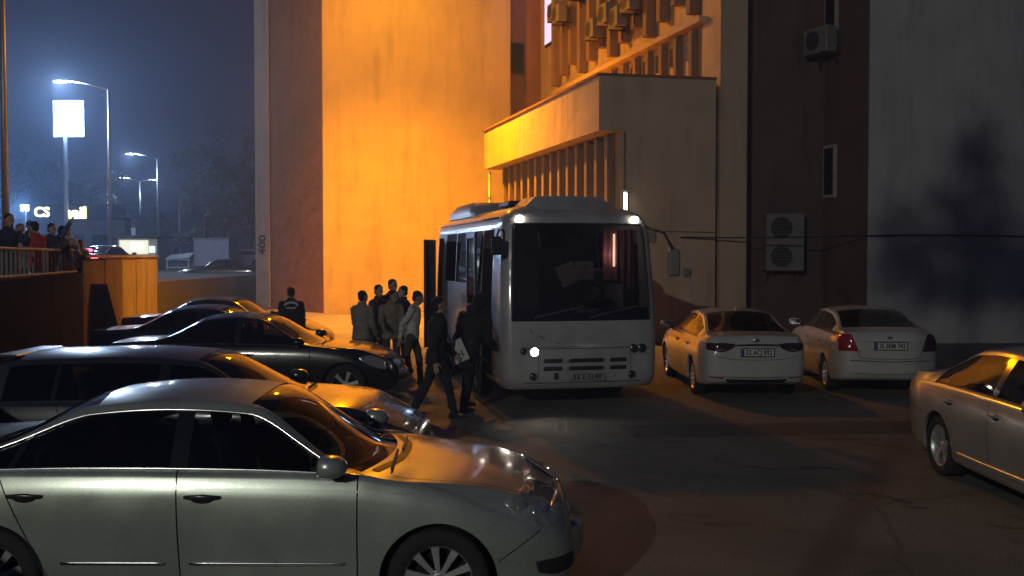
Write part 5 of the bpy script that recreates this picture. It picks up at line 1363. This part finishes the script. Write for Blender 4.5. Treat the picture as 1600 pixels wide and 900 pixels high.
m = MB(); m.box((1.02, -.04, 1.40), (.36, .05, .42), 0, .01); m.build('lit_window', LS, k1)
D = 74*K; bb = empty('billboard', (px(199, D), D, SG_)); tag(bb, 'small blank grey billboard above the cream kiosk', 'billboard')
m = MB(); m.box((0, 0, pz(364, D)-SG_), (28/FPX*D, .12, 16/FPX*D), R(-6), .02); m.build('panel', M('billboard face', (.5, .52, .58), .5, 0, .06, 3, emit=(.6, .66, .85), es=.16), bb)
for sx in (-.5, .5): m = MB(); m.tube([(sx, .1, 0), (sx, .1, pz(372, D)-SG_)], .06, 6); m.build('post', METAL, bb)
# grey site cabin
k2, w = kiosk('blue grey site cabin beside the tower block', 'site_cabin', 303, 358, 58, 2.05, M('blue grey cabin', (.30, .32, .42), .6, 0, .1, 2), M('cabin roof', (.2, .21, .26), .6, 0, .1, 2), .05, 1.40, 2.4)
for k in range(9): m = MB(); m.box((-w/2+.13+k*w/8.9, -.012, 1.0), (.05, .02, 1.9)); m.build('rib', M('blue grey cabin', (.30, .32, .42)), k2)
# white market stand
sd2 = empty('market_stand', (px(278, 56*K), 56*K, SG_-.6)); tag(sd2, 'low white open stand left of the blue grey site cabin', 'stand')
PW = M('white stand paint', (.55, .56, .60), .6, 0, .1, 4)
for sx in (-.72, .72):
    for sy in (0, .9): m = MB(); m.box((sx, sy, .65), (.06, .06, 1.3)); m.build('post', PW, sd2)
for z in (.25, .78, 1.3): m = MB(); m.box((0, .45, z), (1.55, 1.0, .05), 0, .01); m.build('shelf', PW, sd2)
m = MB(); m.add([(-.8, -.1, 1.32), (.8, -.1, 1.42), (.8, 1.0, 1.75), (-.8, 1.0, 1.6), (-.8, -.1, 1.36), (.8, -.1, 1.46), (.8, 1.0, 1.79), (-.8, 1.0, 1.64)], [(0, 3, 2, 1), (4, 5, 6, 7), (0, 1, 5, 4), (1, 2, 6, 5), (2, 3, 7, 6), (3, 0, 4, 7)]); m.build('awning', PW, sd2)
# parked cars on the street
ST = dict(SED, spokes=5, gaps=(3.32, 2.19, 1.16))
for (x, D, z, rz, c_, lb) in ((345, 47, .72, 186, (.02, .02, .022), 'dark car standing on the ramp left of the tower block'), (384, 62, 1.4, 170, (.5, .5, .55), 'pale car far off between site cabin and tower block'), (168, 40, 1.4, 84, (.10, .03, .03), 'dark car behind the concrete wall with red tail light on')):
    D = D*K
    k_ = build_car('street_car', lb, ST, (px(x, D), D, z), R(rz), paint('street paint %.2f %.2f' % (c_[0], c_[1]), c_, 0, .3), 'cars out on the street', seats=False)
    std_seams(k_, ST, False)
    RL = M('lit tail light', (.6, .05, .05), .3, 0, .02, 5, emit=(1, .06, .12), es=7.0)
    for sy in (1, -1):
        k_['patch']('headlight', 'side', [(4.22, .80), (4.36, .845), (4.62, .77)], [(4.24, .78), (4.40, .66), (4.62, .645)], LAMPGLASS, sy, .010)
        if x == 168 and sy == 1:
            m = MB(); m.ell((.72-ST['L']/2, .05, 1.22), (.08, .22, .07)); m.build('brake_light', RL, k_['root'], True)
        k_['patch']('tail_light', 'rear', [(sy*.45, .96), (sy*.74, .97)], [(sy*.45, .80), (sy*.76, .80)], RL if x == 168 else TAILRED, 1, .012)
# ================================================================ trees
LEAFM = M('night foliage', (.055, .075, .035), .7, 0, .35, 1.2); BARK = M('bark', (.07, .055, .04), .9, 0, .3, 6, .6, 30)
def tree(label, loc, H, crown_r, seed, n=2600, leaf=.22, clear=.28):
    rnd = random.Random(seed); o = empty('tree', loc); tag(o, label, 'tree', 'dark trees behind the street')
    m = MB(); tp = [Vector((rnd.uniform(-.1, .1)*k, rnd.uniform(-.1, .1)*k, H*.8*k/6)) for k in range(7)]; r0 = H*.022
    m.tube(tp, [r0*(1-.13*k) for k in range(7)], 8); tips = []
    for k in range(16):
        f = rnd.uniform(clear, .95); p = tp[0].lerp(tp[-1], f); a = rnd.uniform(0, 6.28); ln = crown_r*rnd.uniform(.5, 1.05)*(1-.5*max(0, f-.5))
        q = p + Vector((math.cos(a)*ln, math.sin(a)*ln, ln*rnd.uniform(.1, .7))); mid = p.lerp(q, .5)+Vector((0, 0, -.08*ln)); m.tube([p, mid, q], [r0*.45, r0*.28, r0*.08], 5); tips += [q, mid.lerp(q, .5)]
    m.build('trunk', BARK, o, True)
    m = MB(); vs = []; fs = []
    cl = [(t_, rnd.uniform(.35, .8)*crown_r*.5) for t_ in tips] + [(Vector((0, 0, H*.9)), crown_r*.3)]
    for _ in range(n):
        c_, r_ = rnd.choice(cl); d = Vector((rnd.gauss(0, 1), rnd.gauss(0, 1), rnd.gauss(0, .8))).normalized()*r_*rnd.random()**.45; p = c_+d
        a = Vector((rnd.gauss(0, 1), rnd.gauss(0, 1), rnd.gauss(0, 1))).normalized(); b = a.orthogonal().normalized(); l_ = leaf*rnd.uniform(.6, 1.3); i = len(vs)
        vs += [p-a*l_, p+b*l_*.45, p+a*l_, p-b*l_*.45]; fs.append((i, i+1, i+2, i+3))
    m.add(vs, fs); m.build('crown', LEAFM, o)
for (x, D, H, cr, sd, lb) in ((350, 88, 15.5, 4.6, 31, 'tallest dark tree left of the tower block'), (392, 75, 11, 3.6, 32, 'dark tree close against the tower block edge'), (318, 82, 9.5, 3.0, 33, 'lower dark tree above the site cabin'), (242, 92, 6.5, 2.0, 37, 'small pale lit tree behind the second street lamp'), (30, 95, 13, 4.6, 34, 'dark tree at the left edge behind the shop'), (85, 105, 13, 4.2, 35, 'dark tree behind the pole of the square sign'), (145, 98, 12, 4.0, 36, 'dark tree left of the nearest lamp pole'), (195, 120, 12, 4.5, 38, 'far dark tree above the kiosk')):
    tree(lb, (px(x, D*K), D*K, SG_), H, cr, sd)
# high crowned pine behind the camera; the mast lamp throws its shadow on the pale right wall
pt = empty('pine_tree', (-6.7, -10.4, 0)); tag(pt, 'high crowned pine standing behind the photographer', 'tree')
m = MB(); m.tube([(0, 0, 0), (.05, .02, 4), (-.03, 0, 8), (0, 0, 10.2)], [.06, .045, .03, .015], 8); m.build('trunk', BARK, pt, True)
rnd = random.Random(77); m = MB(); vs = []; fs = []
for c_, r_, n_ in (((0, 0, 9.75), (.34, .5, .42), 520), ((.02, 0, 10.35), (.16, .2, .3), 170), ((-.55, 0, 9.6), (.2, .3, .33), 190), ((.62, 0, 9.45), (.4, .5, .3), 340), ((.15, 0, 9.3), (.7, .5, .2), 380)):
    for _ in range(n_):
        q = Vector((rnd.gauss(0, .55)*r_[0], rnd.gauss(0, .55)*r_[1], rnd.gauss(0, .55)*r_[2])) + Vector(c_)
        a_ = Vector((rnd.gauss(0, 1), rnd.gauss(0, 1), rnd.gauss(0, 1))).normalized(); b_ = a_.orthogonal().normalized(); l_ = rnd.uniform(.04, .09); i = len(vs)
        vs += [q-a_*l_, q+b_*l_*.5, q+a_*l_, q-b_*l_*.5]; fs.append((i, i+1, i+2, i+3))
m.add(vs, fs); m.build('crown', LEAFM, pt)
# dark row of houses closing the street
for i, (x0, x1, D, h) in enumerate(((-260, 60, 130, 7), (90, 210, 150, 8), (225, 330, 135, 6.5), (335, 470, 125, 8.5))):
    D = D*K; xa, xb = px(x0, D), px(x1, D); o = empty('far_house', ((xa+xb)/2, D, SG_)); tag(o, ['unlit house far off behind the left edge', 'unlit house far behind the square sign pole', 'unlit house far behind the street lamps', 'unlit house far off next to the tower block'][i], 'building', 'unlit houses across the street')
    m = MB(); m.box((0, 4, h/2), (xb-xa, 8, h), 0, .05); m.build('wall', M('unlit house wall', (.12, .11, .11), .9, 0, .2, .5), o)
    m = MB(); w2 = (xb-xa)/2+.4; m.add([(-w2, -.5, h), (w2, -.5, h), (w2, 8.5, h), (-w2, 8.5, h), (-w2, 4, h+1.8), (w2, 4, h+1.8)], [(0, 1, 5, 4), (2, 3, 4, 5), (0, 4, 3), (1, 2, 5), (0, 3, 2, 1)]); m.build('roof', M('dark roof tile', (.06, .04, .035), .9, 0, .2, 1), o)
    nwin = max(2, int((xb-xa)/3))
    for k in range(nwin):
        for zz in (1.6, 4.6):
            m = MB(); m.box((-(xb-xa)/2+1.5+k*(xb-xa-3)/max(1, nwin-1), -.03, zz), (1.1, .08, 1.3), 0, .01); m.build('window', GLASS_D, o)
# ================================================================ lot lamps
SOD = (1.0, .345, .0)
lp = empty('sodium_lamp', (-6.2, 42.85, 14.4)); tag(lp, 'orange sodium lamp on a long arm fixed to the tower block', 'wall lamp')
tip = Vector((-4.3, 36.4, 13.6)) - lp.location
m = MB(); m.tube([(0, 0, 0), tip*.5+Vector((0, 0, .25)), tip], .05, 8); m.build('arm', METAL, lp, True)
m = MB(); m.box(tip+Vector((0, -.3, 0)), (.35, .8, .18), 0, .05); hd = m.build('lamp_head', METAL, lp)
m = MB(); m.box(tip+Vector((0, -.3, -.11)), (.28, .6, .05), 0, .02); m.build('lamp_glass', M('lit sodium lamp', (.9, .6, .2), .4, 0, .02, 3, emit=(1, .45, .06), es=40.0), hd)
lampdata('POINT', 'sodium_light', tip+Vector((0, -.3, -.3)), P_SODIUM, SOD, lp, .35)
aim = Vector((.08, .04, -1)).to_track_quat('-Z', 'Y').to_euler()
lampdata('SPOT', 'sodium_light_down', tip+Vector((0, -.3, -.32)), P_SODIUM_DOWN, SOD, lp, .35, aim, 124, 1.0)
def lot_lamp(label, loc, H, energy, colr, reach):
    o = empty('lot_lamp', loc); tag(o, label, 'street lamp')
    m = MB(); m.tube([(0, 0, 0), (0, 0, H)], [.09, .06], 10); m.build('pole', METAL, o, True)
    m = MB(); m.tube([(0, 0, H-.05), (reach[0]*.5, reach[1]*.5, H+.25), (reach[0], reach[1], H+.3)], .035, 8); m.build('arm', METAL, o, True)
    m = MB(); m.box((reach[0], reach[1], H+.27), (.5, .5, .1), 0, .03); hd = m.build('lamp_head', METAL, o)
    m = MB(); m.box((reach[0], reach[1], H+.205), (.36, .36, .03)); m.build('lamp_glass', M('lit lot lamp', (.9, .9, .9), .4, 0, .02, 3, emit=(.85, 1, .92), es=12.0), hd)
    lampdata('POINT', 'lot_light', (reach[0], reach[1], H+.05), energy, colr, o, .15)
lot_lamp('high mast lamp across the road behind the photographer', (-15.5, -27.5, 0), 12.6, P_LOT, (1.0, .985, .86), (.6, .6))

# ================================================================ night haze
hz = MB(); hz.box((-55, 112, 12.4), (230, 270, 27))
hzo = hz.build('haze', None); hm = bpy.data.materials.new('night haze'); hm.use_nodes = True; hn = hm.node_tree; hn.nodes.clear()
ho = hn.nodes.new('ShaderNodeOutputMaterial'); hv = hn.nodes.new('ShaderNodeVolumePrincipled'); hv.inputs['Color'].default_value = (.50, .68, 1.0, 1); hv.inputs['Density'].default_value = HAZE; hv.inputs['Anisotropy'].default_value = .45
hn.links.new(hv.outputs[0], ho.inputs['Volume']); hzo.data.materials.append(hm); tag(hzo, 'thin night haze over the lot and street', None, None, 'stuff')
